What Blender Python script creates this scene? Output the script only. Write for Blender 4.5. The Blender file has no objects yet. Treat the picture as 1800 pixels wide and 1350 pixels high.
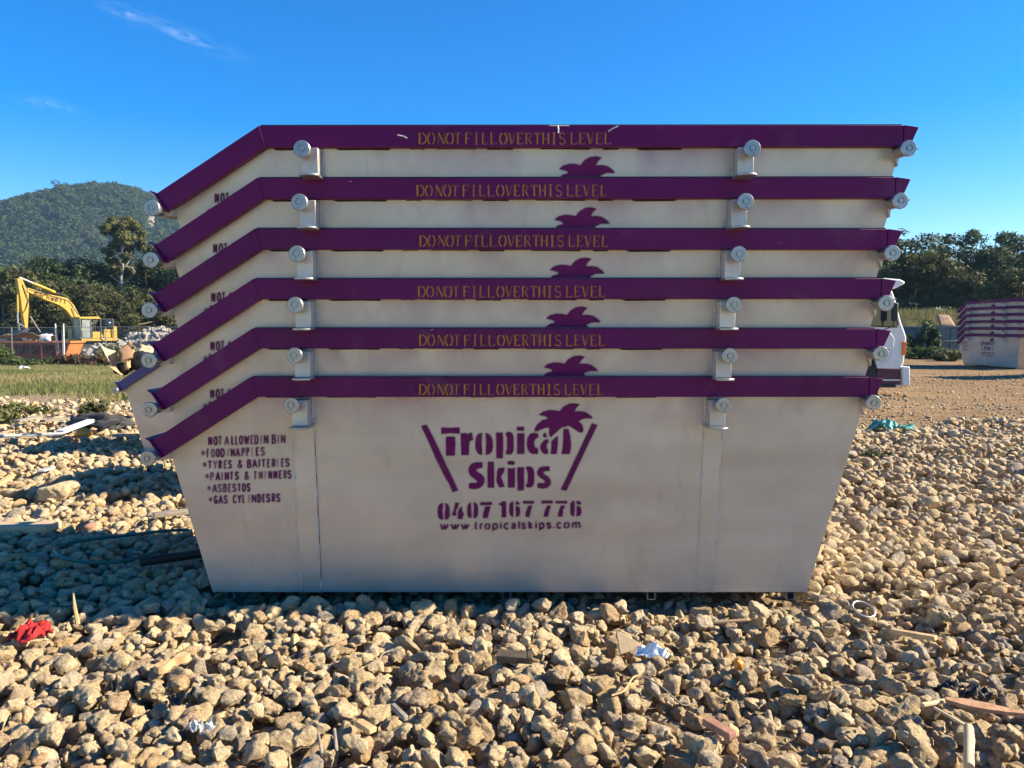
import bpy, math, random
import numpy as np
from mathutils import Vector, Matrix, noise as mnoise

R = math.radians
SC = bpy.context.scene
COL = SC.collection
rng = np.random.default_rng(7)
random.seed(7)

# ------------------------------------------------------------------ camera, sky, sun, exposure
F_PX, CAM_H = 1352.0, 1.5
PITCH = math.atan(100 / F_PX)
cam = bpy.data.cameras.new('camera')
cam.sensor_width = 36.0
cam.lens = 36.0 * F_PX / 1800.0
cam.clip_start, cam.clip_end = 0.05, 6000
camo = bpy.data.objects.new('camera', cam)
COL.objects.link(camo)
camo.location = (0, 0, CAM_H)
camo.rotation_euler = (math.pi / 2 - PITCH, 0, 0)
SC.camera = camo

SUN_EL, SUN_BEHIND = R(31), R(1.6)          # sun to the right, a touch behind the skips
world = bpy.data.worlds.new('World')
SC.world = world
world.use_nodes = True
wn, wl = world.node_tree.nodes, world.node_tree.links
bg = wn['Background']
sky = wn.new('ShaderNodeTexSky')
sky.sky_type = 'NISHITA'
sky.sun_disc = False
sky.sun_elevation = SUN_EL
sky.sun_rotation = math.pi / 2 - SUN_BEHIND
sky.altitude = 0
sky.air_density = 1.0
sky.dust_density = 0.05
sky.ozone_density = 4.0
bg.inputs['Strength'].default_value = 0.085
# thin wisps of cirrus at the upper left
geo = wn.new('ShaderNodeTexCoord')
def wmath(op, a, b=None):
    n = wn.new('ShaderNodeMath'); n.operation = op
    for i, v in enumerate((a, b)):
        if v is None: continue
        if isinstance(v, (int, float)): n.inputs[i].default_value = v
        else: wl.new(v, n.inputs[i])
    return n.outputs[0]
def wisp(az, el, w, h, tilt, seed, amount):
    m = wn.new('ShaderNodeMapping'); m.vector_type = 'TEXTURE'
    d = Vector((math.sin(az) * math.cos(el), math.cos(az) * math.cos(el), math.sin(el)))
    m.inputs['Location'].default_value = d
    m.inputs['Rotation'].default_value = (el, tilt, -az)
    m.inputs['Scale'].default_value = (w, 1.0, h)
    wl.new(geo.outputs['Generated'], m.inputs['Vector'])
    g = wn.new('ShaderNodeTexGradient'); g.gradient_type = 'QUADRATIC_SPHERE'
    wl.new(m.outputs[0], g.inputs[0])
    n = wn.new('ShaderNodeTexNoise'); n.inputs['Scale'].default_value = 2.2; n.inputs['Detail'].default_value = 7
    n.inputs['Roughness'].default_value = 0.62; n.inputs['Distortion'].default_value = 0.8
    off = wn.new('ShaderNodeVectorMath'); off.operation = 'ADD'; off.inputs[1].default_value = (seed, seed * 2, 0)
    wl.new(m.outputs[0], off.inputs[0]); wl.new(off.outputs[0], n.inputs['Vector'])
    v = wmath('MULTIPLY', wmath('MAXIMUM', wmath('SUBTRACT', n.outputs[0], 0.42), 0.0), g.outputs['Fac'])
    return wmath('MULTIPLY', v, amount)
ws = None
for a in ((R(-22.5), R(18.7), 0.095, 0.016, R(14), 1.3, .8), (R(-30.6), R(13.7), 0.05, 0.011, R(7), 4.1, .7),
          (R(-26), R(19.6), 0.04, 0.01, R(8), 7.7, .9)):
    w_ = wisp(*a)
    ws = w_ if ws is None else wmath('ADD', ws, w_)
ws = wmath('MINIMUM', ws, 0.45)
hsv = wn.new('ShaderNodeHueSaturation'); hsv.inputs['Saturation'].default_value = 1.5; hsv.inputs['Hue'].default_value = .509
wl.new(sky.outputs[0], hsv.inputs['Color'])
mixw = wn.new('ShaderNodeMix'); mixw.data_type = 'RGBA'
mixw.inputs[7].default_value = (7.5, 8.0, 8.6, 1)
wl.new(ws, mixw.inputs[0]); wl.new(hsv.outputs[0], mixw.inputs[6]); wl.new(mixw.outputs[2], bg.inputs['Color'])

sl = bpy.data.lights.new('sun', 'SUN')
sl.energy = 5.0
sl.angle = R(0.5)
sl.color = (1.0, 0.87, 0.66)
so = bpy.data.objects.new('sun', sl)
COL.objects.link(so)
sdir = Vector((math.cos(SUN_EL) * math.cos(SUN_BEHIND), math.cos(SUN_EL) * math.sin(SUN_BEHIND), math.sin(SUN_EL)))
so.rotation_euler = sdir.to_track_quat('Z', 'Y').to_euler()
so.location = (20, 0, 20)

SC.view_settings.view_transform = 'Standard'
SC.view_settings.look = 'None'
SC.view_settings.exposure = 1.38
SC.view_settings.gamma = 1.0
SC.render.engine = 'CYCLES'
SC.cycles.use_denoising = True
SC.cycles.max_bounces = 8
SC.cycles.diffuse_bounces = 4
SC.cycles.glossy_bounces = 4
SC.cycles.transparent_max_bounces = 12
SC.cycles.volume_bounces = 0

# ------------------------------------------------------------------ helpers
def ray(px, py):
    cp, sp = math.cos(PITCH), math.sin(PITCH)
    cx, cy = (px - 900) / F_PX, (675 - py) / F_PX
    return Vector((cx, cp + cy * sp, -sp + cy * cp))
def at_y(px, py, Y):
    r = ray(px, py); return Vector((0, 0, CAM_H)) + r * (Y / r.y)
def at_z(px, py, z=0.0):
    r = ray(px, py); return Vector((0, 0, CAM_H)) + r * ((z - CAM_H) / r.z)

def tag(o, label=None, cat=None, group=None, kind=None):
    if label: o['label'] = label
    if cat: o['category'] = cat
    if group: o['group'] = group
    if kind: o['kind'] = kind
    return o
def empty(name, loc=(0, 0, 0), rz=0.0, label=None, cat=None, group=None):
    o = bpy.data.objects.new(name, None); COL.objects.link(o)
    o.location = loc; o.rotation_euler = (0, 0, rz); o.empty_display_size = 0.1
    return tag(o, label, cat, group)
def copy_tree(o, parent=None):
    c = o.copy(); COL.objects.link(c)
    if parent is not None: c.parent = parent
    for ch in list(o.children): copy_tree(ch, c)
    return c

def mesh_np(name, V, Fc, smooth=False, attrs=None):
    """V (n,3) array, Fc (m,k) index array"""
    V = np.asarray(V, np.float32); Fc = np.asarray(Fc, np.int32)
    me = bpy.data.meshes.new(name)
    m, k = Fc.shape
    me.vertices.add(len(V)); me.vertices.foreach_set('co', V.ravel())
    me.loops.add(m * k); me.loops.foreach_set('vertex_index', Fc.ravel())
    me.polygons.add(m)
    me.polygons.foreach_set('loop_start', np.arange(0, m * k, k, dtype=np.int32))
    if smooth: me.polygons.foreach_set('use_smooth', np.ones(m, bool))
    for an, av in (attrs or {}).items():
        a = me.attributes.new(an, 'FLOAT', 'POINT'); a.data.foreach_set('value', np.asarray(av, np.float32))
    me.update(calc_edges=True)
    me.validate()
    return me
def link(name, me, mat, parent=None, loc=(0, 0, 0)):
    o = bpy.data.objects.new(name, me); COL.objects.link(o)
    if mat is not None and not me.materials: me.materials.append(mat)
    if parent is not None: o.parent = parent
    o.location = loc
    return o

class MB:
    def __init__(s): s.v, s.f = [], []
    def poly(s, vs, fs):
        b = len(s.v); s.v += [tuple(v) for v in vs]; s.f += [tuple(i + b for i in f) for f in fs]; return s
    def box(s, c, d, rot=None):
        hx, hy, hz = d[0] / 2, d[1] / 2, d[2] / 2
        vs = [Vector((x, y, z)) for x in (-hx, hx) for y in (-hy, hy) for z in (-hz, hz)]
        if rot is not None:
            M = rot if isinstance(rot, Matrix) else Matrix.Rotation(rot[0], 3, 'X') if False else (Matrix.Rotation(rot[2], 3, 'Z') @ Matrix.Rotation(rot[1], 3, 'Y') @ Matrix.Rotation(rot[0], 3, 'X'))
            vs = [M @ v for v in vs]
        vs = [v + Vector(c) for v in vs]
        return s.poly(vs, [(0, 1, 3, 2), (4, 6, 7, 5), (0, 4, 5, 1), (2, 3, 7, 6), (0, 2, 6, 4), (1, 5, 7, 3)])
    def prism(s, pts, a, b, ax='y'):
        """pts 2-D, extruded along ax: 'y' pts are (x,z), 'x' pts are (y,z), 'z' pts are (x,y)"""
        n = len(pts)
        mk = {'y': lambda p, t: (p[0], t, p[1]), 'x': lambda p, t: (t, p[0], p[1]), 'z': lambda p, t: (p[0], p[1], t)}[ax]
        vs = [mk(p, a) for p in pts] + [mk(p, b) for p in pts]
        fs = [tuple(range(n)), tuple(range(2 * n - 1, n - 1, -1))] + [(i, i + n, (i + 1) % n + n, (i + 1) % n) for i in range(n)]
        return s.poly(vs, fs)
    def tube(s, path, r, seg=8, cap=True):
        path = [Vector(p) for p in path]; n = len(path)
        rs = r if isinstance(r, (list, tuple)) else [r] * n
        vs, fs = [], []
        up = None
        for i, p in enumerate(path):
            t = (path[min(i + 1, n - 1)] - path[max(i - 1, 0)]).normalized()
            if up is None:
                up = Vector((0, 0, 1)) if abs(t.z) < .9 else Vector((1, 0, 0))
            u = t.cross(up).normalized(); w = u.cross(t).normalized(); up = w
            for k in range(seg):
                a = 2 * math.pi * k / seg
                vs.append(p + (u * math.cos(a) + w * math.sin(a)) * rs[i])
        for i in range(n - 1):
            for k in range(seg):
                k2 = (k + 1) % seg
                fs.append((i * seg + k, i * seg + k2, (i + 1) * seg + k2, (i + 1) * seg + k))
        if cap:
            fs.append(tuple(range(seg - 1, -1, -1))); fs.append(tuple(range((n - 1) * seg, n * seg)))
        return s.poly(vs, fs)
    def bar(s, a, b, w, h):
        a, b = Vector(a), Vector(b); t = (b - a); L = t.length; q = t.to_track_quat('X', 'Z').to_matrix()
        return s.box((a + b) / 2, (L, w, h), q)
    def lathe(s, prof, c, ax='y', seg=24):
        """prof: (radius, offset along ax)"""
        vs, fs = [], []
        n = len(prof); c = Vector(c)
        for r, t in prof:
            for k in range(seg):
                a = 2 * math.pi * k / seg
                q = {'y': (r * math.cos(a), t, r * math.sin(a)), 'z': (r * math.cos(a), r * math.sin(a), t), 'x': (t, r * math.cos(a), r * math.sin(a))}[ax]
                vs.append(c + Vector(q))
        for i in range(n - 1):
            for k in range(seg):
                k2 = (k + 1) % seg
                fs.append((i * seg + k, i * seg + k2, (i + 1) * seg + k2, (i + 1) * seg + k))
        fs.append(tuple(range(seg - 1, -1, -1))); fs.append(tuple(range((n - 1) * seg, n * seg)))
        return s.poly(vs, fs)
    def build(s, name, mat, parent=None, loc=(0, 0, 0), smooth=35, bevel=0.0):
        me = bpy.data.meshes.new(name); me.from_pydata(s.v, [], s.f)
        import bmesh
        bm = bmesh.new(); bm.from_mesh(me); bmesh.ops.recalc_face_normals(bm, faces=bm.faces); bm.to_mesh(me); bm.free()
        if smooth:
            me.shade_smooth(); me.set_sharp_from_angle(angle=R(smooth))
        o = link(name, me, mat, parent, loc)
        if bevel:
            b = o.modifiers.new('bevel', 'BEVEL'); b.width = bevel; b.segments = 2; b.limit_method = 'ANGLE'; b.angle_limit = R(40)
        return o

# ------------------------------------------------------------------ materials
def mat(name, col, rough=0.6, metal=0.0, var=0.15, scale=6.0, bump=0.0, bscale=40.0, spec=0.5, col2=None, attr=None, obj_rand=0.0, coat=0.0, detail=6.0, transl=0.0):
    m = bpy.data.materials.new(name); m.use_nodes = True
    N, L = m.node_tree.nodes, m.node_tree.links
    b = N['Principled BSDF']
    b.inputs['Roughness'].default_value = rough; b.inputs['Metallic'].default_value = metal
    b.inputs['Specular IOR Level'].default_value = spec
    if coat: b.inputs['Coat Weight'].default_value = coat; b.inputs['Coat Roughness'].default_value = 0.25
    tc = N.new('ShaderNodeTexCoord')
    n = N.new('ShaderNodeTexNoise'); n.inputs['Scale'].default_value = scale; n.inputs['Detail'].default_value = detail; n.inputs['Roughness'].default_value = .6
    L.new(tc.outputs['Object'], n.inputs['Vector'])
    r = N.new('ShaderNodeMapRange'); r.inputs[1].default_value = .3; r.inputs[2].default_value = .7
    L.new(n.outputs[0], r.inputs[0])
    mx = N.new('ShaderNodeMix'); mx.data_type = 'RGBA'
    c2 = col2 or tuple(c * (1 + var) for c in col); c1 = col if col2 else tuple(c * (1 - var) for c in col)
    mx.inputs[6].default_value = (*c1, 1); mx.inputs[7].default_value = (*c2, 1)
    fac = r.outputs[0]
    def mth(op, a, bb):
        k = N.new('ShaderNodeMath'); k.operation = op
        for i, v in enumerate((a, bb)):
            if isinstance(v, (int, float)): k.inputs[i].default_value = v
            else: L.new(v, k.inputs[i])
        return k.outputs[0]
    if attr:
        at = N.new('ShaderNodeAttribute'); at.attribute_name = attr
        fac = mth('ADD', mth('MULTIPLY', fac, .45), mth('MULTIPLY', at.outputs['Fac'], .6))
    L.new(fac, mx.inputs[0])
    out = mx.outputs[2]
    if obj_rand:
        oi = N.new('ShaderNodeObjectInfo'); h = N.new('ShaderNodeHueSaturation')
        L.new(mth('ADD', mth('MULTIPLY', oi.outputs['Random'], 2 * obj_rand), 1 - obj_rand), h.inputs['Value']); L.new(out, h.inputs['Color']); out = h.outputs[0]
    L.new(out, b.inputs['Base Color'])
    if bump:
        n2 = N.new('ShaderNodeTexNoise'); n2.inputs['Scale'].default_value = bscale; n2.inputs['Detail'].default_value = 8; n2.inputs['Roughness'].default_value = .65
        L.new(tc.outputs['Object'], n2.inputs['Vector'])
        bp = N.new('ShaderNodeBump'); bp.inputs['Strength'].default_value = bump; bp.inputs['Distance'].default_value = 0.02
        L.new(n2.outputs[0], bp.inputs['Height']); L.new(bp.outputs[0], b.inputs['Normal'])
    if transl:
        tr = N.new('ShaderNodeBsdfTranslucent'); L.new(out, tr.inputs[0])
        ms = N.new('ShaderNodeMixShader'); ms.inputs[0].default_value = transl
        L.new(b.outputs[0], ms.inputs[1]); L.new(tr.outputs[0], ms.inputs[2]); L.new(ms.outputs[0], N['Material Output'].inputs[0])
    return m

M = {}
def rim_paint(name, col):
    """gloss enamel on the rims: uneven coat, faded patches, a few scratches to bare steel"""
    m = bpy.data.materials.new(name); m.use_nodes = True
    N, L = m.node_tree.nodes, m.node_tree.links; b = N['Principled BSDF']
    tc = N.new('ShaderNodeTexCoord'); oi = N.new('ShaderNodeObjectInfo')
    k = N.new('ShaderNodeMath'); k.operation = 'MULTIPLY'; k.inputs[1].default_value = 57; L.new(oi.outputs['Random'], k.inputs[0])
    cm = N.new('ShaderNodeCombineXYZ'); L.new(k.outputs[0], cm.inputs[0]); L.new(k.outputs[0], cm.inputs[1])
    ad = N.new('ShaderNodeVectorMath'); L.new(tc.outputs['Object'], ad.inputs[0]); L.new(cm.outputs[0], ad.inputs[1])
    def nz(s, sc=(1, 1, 1), d=6, dist=0):
        mp = N.new('ShaderNodeMapping'); mp.inputs['Scale'].default_value = sc; L.new(ad.outputs[0], mp.inputs[0])
        n = N.new('ShaderNodeTexNoise'); n.inputs['Scale'].default_value = s; n.inputs['Detail'].default_value = d; n.inputs['Distortion'].default_value = dist; L.new(mp.outputs[0], n.inputs['Vector']); return n.outputs[0]
    def rg(v, a_, b_, c_, d_):
        r = N.new('ShaderNodeMapRange'); 
        for i_, q in enumerate((a_, b_, c_, d_)): r.inputs[i_ + 1].default_value = q
        L.new(v, r.inputs[0]); return r.outputs[0]
    def mix(f, A, B):
        x = N.new('ShaderNodeMix'); x.data_type = 'RGBA'
        for i_, v in ((0, f), (6, A), (7, B)):
            if isinstance(v, tuple): x.inputs[i_].default_value = (*v, 1)
            else: L.new(v, x.inputs[i_])
        return x.outputs[2]
    base = mix(rg(nz(1.3, (1, 1, 2), 5, .5), .3, .7, 0, 1), tuple(c * .85 for c in col), (col[0] * 1.15, col[1] * 1.6, col[2] * 1.2))
    dust = mix(rg(nz(5, (1, 1, 1), 8, 1), .60, .82, 0, .22), base, (.22, .15, .17))
    scr = mix(rg(nz(2.3, (2.2, 1, 9), 3, 2.2), .775, .79, 0, .8), dust, (.45, .42, .42))
    L.new(scr, b.inputs['Base Color']); L.new(rg(nz(3, (1, 1, 3)), .3, .7, .30, .48), b.inputs['Roughness'])
    b.inputs['Specular IOR Level'].default_value = .2
    bp = N.new('ShaderNodeBump'); bp.inputs['Strength'].default_value = .25; bp.inputs['Distance'].default_value = .012
    L.new(nz(4, (1, 1, 1), 3), bp.inputs['Height']); L.new(bp.outputs[0], b.inputs['Normal'])
    return m
M['purple'] = rim_paint('purple_paint', (.112, .0014, .070))
M['purple_sheen'] = mat('purple_with_blue_sheen', (.075, .06, .165), .5, 0, .12, 3, .04, 60)  # purple rim with its bluish sheen in the shade put into the colour
M['zinc'] = mat('zinc_plated_steel', (.38, .375, .365), .36, .75, .12, 12, .05, 120)
M['zinc_dark'] = mat('dull_steel', (.33, .33, .33), .45, .6, .2, 12, .08, 120)
M['weld'] = mat('weld_bead', (.60, .58, .55), .4, .55, .25, 60, .5, 220)
M['pale_steel'] = mat('bare_scratched_steel', (.6, .58, .56), .5, .3, .2, 40)
M['dark_steel'] = mat('dark_steel', (.03, .028, .04), .5, .3, .3, 15, .1, 90)

# silver sprayed sheet steel: faint bands and blotches in tone and gloss
def silver(name, base=(.575, .53, .47)):
    m = bpy.data.materials.new(name); m.use_nodes = True
    N, L = m.node_tree.nodes, m.node_tree.links
    b = N['Principled BSDF']; b.inputs['Metallic'].default_value = .45
    tc = N.new('ShaderNodeTexCoord')
    oi = N.new('ShaderNodeObjectInfo')
    cm = N.new('ShaderNodeCombineXYZ'); k = N.new('ShaderNodeMath'); k.operation = 'MULTIPLY'; k.inputs[1].default_value = 40
    L.new(oi.outputs['Random'], k.inputs[0]); L.new(k.outputs[0], cm.inputs[0]); L.new(k.outputs[0], cm.inputs[2])
    ad = N.new('ShaderNodeVectorMath'); ad.operation = 'ADD'
    L.new(tc.outputs['Object'], ad.inputs[0]); L.new(cm.outputs[0], ad.inputs[1])
    def nz(scale, sx=1, sz=1, det=5, dist=0.):
        mp = N.new('ShaderNodeMapping'); mp.inputs['Scale'].default_value = (sx, 1, sz)
        L.new(ad.outputs[0], mp.inputs[0])
        n = N.new('ShaderNodeTexNoise'); n.inputs['Scale'].default_value = scale; n.inputs['Detail'].default_value = det; n.inputs['Distortion'].default_value = dist
        L.new(mp.outputs[0], n.inputs['Vector']); return n.outputs[0]
    def rng_(v, a, bb, c, d):
        r = N.new('ShaderNodeMapRange'); r.inputs[1].default_value = a; r.inputs[2].default_value = bb; r.inputs[3].default_value = c; r.inputs[4].default_value = d
        L.new(v, r.inputs[0]); return r.outputs[0]
    big = nz(1.6, 1, 1.3, 4, .6); band = nz(2.0, .35, 3.0, 3); fine = nz(90, 1, 1, 3); mid = nz(7, 1, 1, 6, .5)
    mx = N.new('ShaderNodeMix'); mx.data_type = 'RGBA'
    mx.inputs[6].default_value = (*[c * .80 for c in base], 1); mx.inputs[7].default_value = (base[0] * 1.14, base[1] * 1.14, base[2] * 1.12, 1)
    s = N.new('ShaderNodeMath'); s.operation = 'ADD'; L.new(rng_(big, .3, .7, 0, .5), s.inputs[0]); L.new(rng_(band, .3, .7, 0, .35), s.inputs[1])
    s2 = N.new('ShaderNodeMath'); s2.operation = 'ADD'; L.new(s.outputs[0], s2.inputs[0]); L.new(rng_(mid, .35, .75, 0, .22), s2.inputs[1])
    L.new(s2.outputs[0], mx.inputs[0])
    # scuffs and handling grime
    sc = nz(3.1, 1.6, .8, 9, 1.6)
    mg = N.new('ShaderNodeMix'); mg.data_type = 'RGBA'; mg.inputs[7].default_value = (.27, .25, .24, 1)
    L.new(rng_(sc, .58, .80, 0, .32), mg.inputs[0]); L.new(mx.outputs[2], mg.inputs[6])
    sx = N.new('ShaderNodeSeparateXYZ'); L.new(tc.outputs['Object'], sx.inputs[0])
    ov = N.new('ShaderNodeMath'); ov.operation = 'MULTIPLY'; L.new(rng_(sx.outputs[2], .92, 1.09, 0, 1), ov.inputs[0]); L.new(rng_(nz(2.6, 1, .6, 5, 1.0), .42, .75, 0, .75), ov.inputs[1])
    mo = N.new('ShaderNodeMix'); mo.data_type = 'RGBA'; mo.inputs[7].default_value = (.30, .16, .25, 1); L.new(ov.outputs[0], mo.inputs[0]); L.new(mg.outputs[2], mo.inputs[6])
    L.new(mo.outputs[2], b.inputs['Base Color'])
    L.new(rng_(band, .25, .75, .30, .50), b.inputs['Roughness'])
    bp = N.new('ShaderNodeBump'); bp.inputs['Strength'].default_value = .12; bp.inputs['Distance'].default_value = .004
    L.new(fine, bp.inputs['Height']); 
    bp2 = N.new('ShaderNodeBump'); bp2.inputs['Strength'].default_value = .25; bp2.inputs['Distance'].default_value = .03
    L.new(big, bp2.inputs['Height']); L.new(bp2.outputs[0], bp.inputs['Normal']); L.new(bp.outputs[0], b.inputs['Normal'])
    return m
M['silver'] = silver('silver_sprayed_steel')
def paint_decal(name, col, rough=.5):
    m = bpy.data.materials.new(name); m.use_nodes = True
    N, L = m.node_tree.nodes, m.node_tree.links
    b = N['Principled BSDF']; b.inputs['Base Color'].default_value = (*col, 1); b.inputs['Roughness'].default_value = rough; b.inputs['Specular IOR Level'].default_value = .2
    at = N.new('ShaderNodeAttribute'); at.attribute_name = 'paint'
    L.new(at.outputs['Fac'], b.inputs['Alpha'])
    return m
M['stencil'] = paint_decal('purple_stencil_paint', (.135, .003, .082))
M['stencil_yellow'] = paint_decal('yellow_stencil_paint', (.60, .24, .02))
# ------------------------------------------------------------------ terrain
def smooth(a, b, x):
    t = np.clip((np.asarray(x, float) - a) / (b - a), 0, 1); return t * t * (3 - 2 * t)
def vnoise(x, y, f, seed=0):
    """cheap value noise on arrays"""
    x = np.asarray(x, float) * f + seed * 17.3; y = np.asarray(y, float) * f + seed * 9.7
    xi, yi = np.floor(x).astype(np.int64), np.floor(y).astype(np.int64); fx, fy = x - xi, y - yi
    def h(a, b):
        n = (a * 374761393 + b * 668265263 + seed * 1442695) & 0x7fffffff
        n = ((n ^ (n >> 13)) * 1274126177) & 0x7fffffff
        return ((n ^ (n >> 16)) & 0xffff) / 65535.0
    u, v = fx * fx * (3 - 2 * fx), fy * fy * (3 - 2 * fy)
    return (h(xi, yi) * (1 - u) + h(xi + 1, yi) * u) * (1 - v) + (h(xi, yi + 1) * (1 - u) + h(xi + 1, yi + 1) * u) * v
def terrain(x, y):
    x, y = np.asarray(x, float), np.asarray(y, float)
    z = -0.55 * smooth(20, 42, y) * smooth(2, -8, x)
    z = z + 2.3 * smooth(42, 50, y) * smooth(16, 24, x) * (0.8 + .3 * vnoise(x, y, .12, 3)) 
    z = z + 0.10 * (vnoise(x, y, .35, 1) - .5) * smooth(7, 16, y)
    z = z + 0.05 * (vnoise(x, y, 1.3, 2) - .5) * smooth(10, 16, y)
    return z
GRAVEL_END = lambda x: np.where(np.asarray(x) < 0, 16.5, 12.0)
def build_ground():
    ys = np.concatenate([np.arange(-6, 24, .3), np.geomspace(24, 1500, 80)])
    ts = np.linspace(-1, 1, 150)
    Y, T = np.meshgrid(ys, ts, indexing='ij')
    X = T * (12 + np.maximum(Y, 0) * 1.15)
    inner = smooth(17, 14, Y)
    Z = terrain(X, Y) - 0.072 * smooth(19, 12, Y)
    ny, nx = Y.shape
    V = np.stack([X, Y, Z], -1).reshape(-1, 3)
    i = np.arange(ny * nx).reshape(ny, nx)
    Fc = np.stack([i[:-1, :-1], i[:-1, 1:], i[1:, 1:], i[1:, :-1]], -1).reshape(-1, 4)
    n1 = (vnoise(X, Y, .5, 5) - .5) * 5
    road = smooth(10.5, 13, Y + n1 * .5) * smooth(-2, 1, X)
    grass = smooth(16.5, 20, Y + n1 * .6) * smooth(1, -2, X) + smooth(36, 39, Y + n1) * smooth(5, 8, X)
    me = mesh_np('ground', V, Fc, True, {'road': road.ravel(), 'grass': np.clip(grass, 0, 1).ravel()})
    m = bpy.data.materials.new('ground_dirt'); m.use_nodes = True
    N, L = m.node_tree.nodes, m.node_tree.links; b = N['Principled BSDF']; b.inputs['Roughness'].default_value = .95; b.inputs['Specular IOR Level'].default_value = .15
    tc = N.new('ShaderNodeTexCoord')
    def nz(s, sc=(1, 1, 1), d=8):
        mp = N.new('ShaderNodeMapping'); mp.inputs['Scale'].default_value = sc; L.new(tc.outputs['Object'], mp.inputs[0])
        n = N.new('ShaderNodeTexNoise'); n.inputs['Scale'].default_value = s; n.inputs['Detail'].default_value = d; n.inputs['Roughness'].default_value = .65; L.new(mp.outputs[0], n.inputs['Vector'])
        r = N.new('ShaderNodeMapRange'); r.inputs[1].default_value = .3; r.inputs[2].default_value = .7; L.new(n.outputs[0], r.inputs[0]); return r.outputs[0]
    def mix(f, a, bb):
        x = N.new('ShaderNodeMix'); x.data_type = 'RGBA'
        for i_, v in ((0, f), (6, a), (7, bb)):
            if isinstance(v, tuple): x.inputs[i_].default_value = (*v, 1)
            else: L.new(v, x.inputs[i_])
        return x.outputs[2]
    fine = nz(9); big = nz(.5); streak = nz(1.0, (.22, 1.8, 1))
    dirt = mix(fine, (.20, .14, .08), (.42, .32, .19))
    rd = mix(streak, mix(fine, (.29, .165, .065), (.45, .285, .125)), mix(big, (.15, .092, .045), (.50, .375, .23)))
    rd = mix(nz(1.7, (.12, 2.6, 1), 4), mix(fine, (.10, .065, .035), (.28, .165, .08)), rd)
    gr = mix(big, (.16, .13, .06), (.10, .105, .035))
    a1 = N.new('ShaderNodeAttribute'); a1.attribute_name = 'road'; a2 = N.new('ShaderNodeAttribute'); a2.attribute_name = 'grass'
    L.new(mix(a2.outputs['Fac'], mix(a1.outputs['Fac'], dirt, rd), gr), b.inputs['Base Color'])
    bp = N.new('ShaderNodeBump'); bp.inputs['Distance'].default_value = .08; bp.inputs['Strength'].default_value = .7
    L.new(fine, bp.inputs['Height']); L.new(bp.outputs[0], b.inputs['Normal'])
    o = link('ground', me, m); o['kind'] = 'structure'
build_ground()

# ------------------------------------------------------------------ stencilled lettering (polygons rasterised on a fine grid, soft spray edge)
BX, BY, BZ = -0.01, 4.0, 0.04            # where the bottom bin stands; rim face at local y=0
WALL_Y0, WALL_S = 0.16, 0.1045           # front wall: y = WALL_Y0 - WALL_S*z
def dent(x, z):
    return 0.0035 * (vnoise(x, z, 1.7, 11) - .5) + 0.0022 * (vnoise(x, z, 4.5, 12) - .5)
def to_wall(px, py):
    r = ray(px, py); o = Vector((-BX, -BY, CAM_H - BZ))
    t = (WALL_Y0 - WALL_S * o.z - o.y) / (r.y + WALL_S * r.z); p = o + r * t
    return (p.x, p.z)
def to_rim(px, py):
    r = ray(px, py); o = Vector((-BX, -BY, CAM_H - BZ)); p = o + r * (-o.y / r.y); return (p.x, p.z)
def stroke_poly(pts, w):
    """polyline -> list of quads + round joints as polygons"""
    out = []
    for i in range(len(pts) - 1):
        (x0, y0), (x1, y1) = pts[i], pts[i + 1]
        d = math.hypot(x1 - x0, y1 - y0) or 1e-6
        nx, ny = -(y1 - y0) / d * w / 2, (x1 - x0) / d * w / 2
        e = 0.18 * w / d if len(pts) > 2 else 0
        ax, ay, bx, by = x0 - (x1 - x0) * e, y0 - (y1 - y0) * e, x1 + (x1 - x0) * e, y1 + (y1 - y0) * e
        out.append([(ax + nx, ay + ny), (bx + nx, by + ny), (bx - nx, by - ny), (ax - nx, ay - ny)])
    return out
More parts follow.
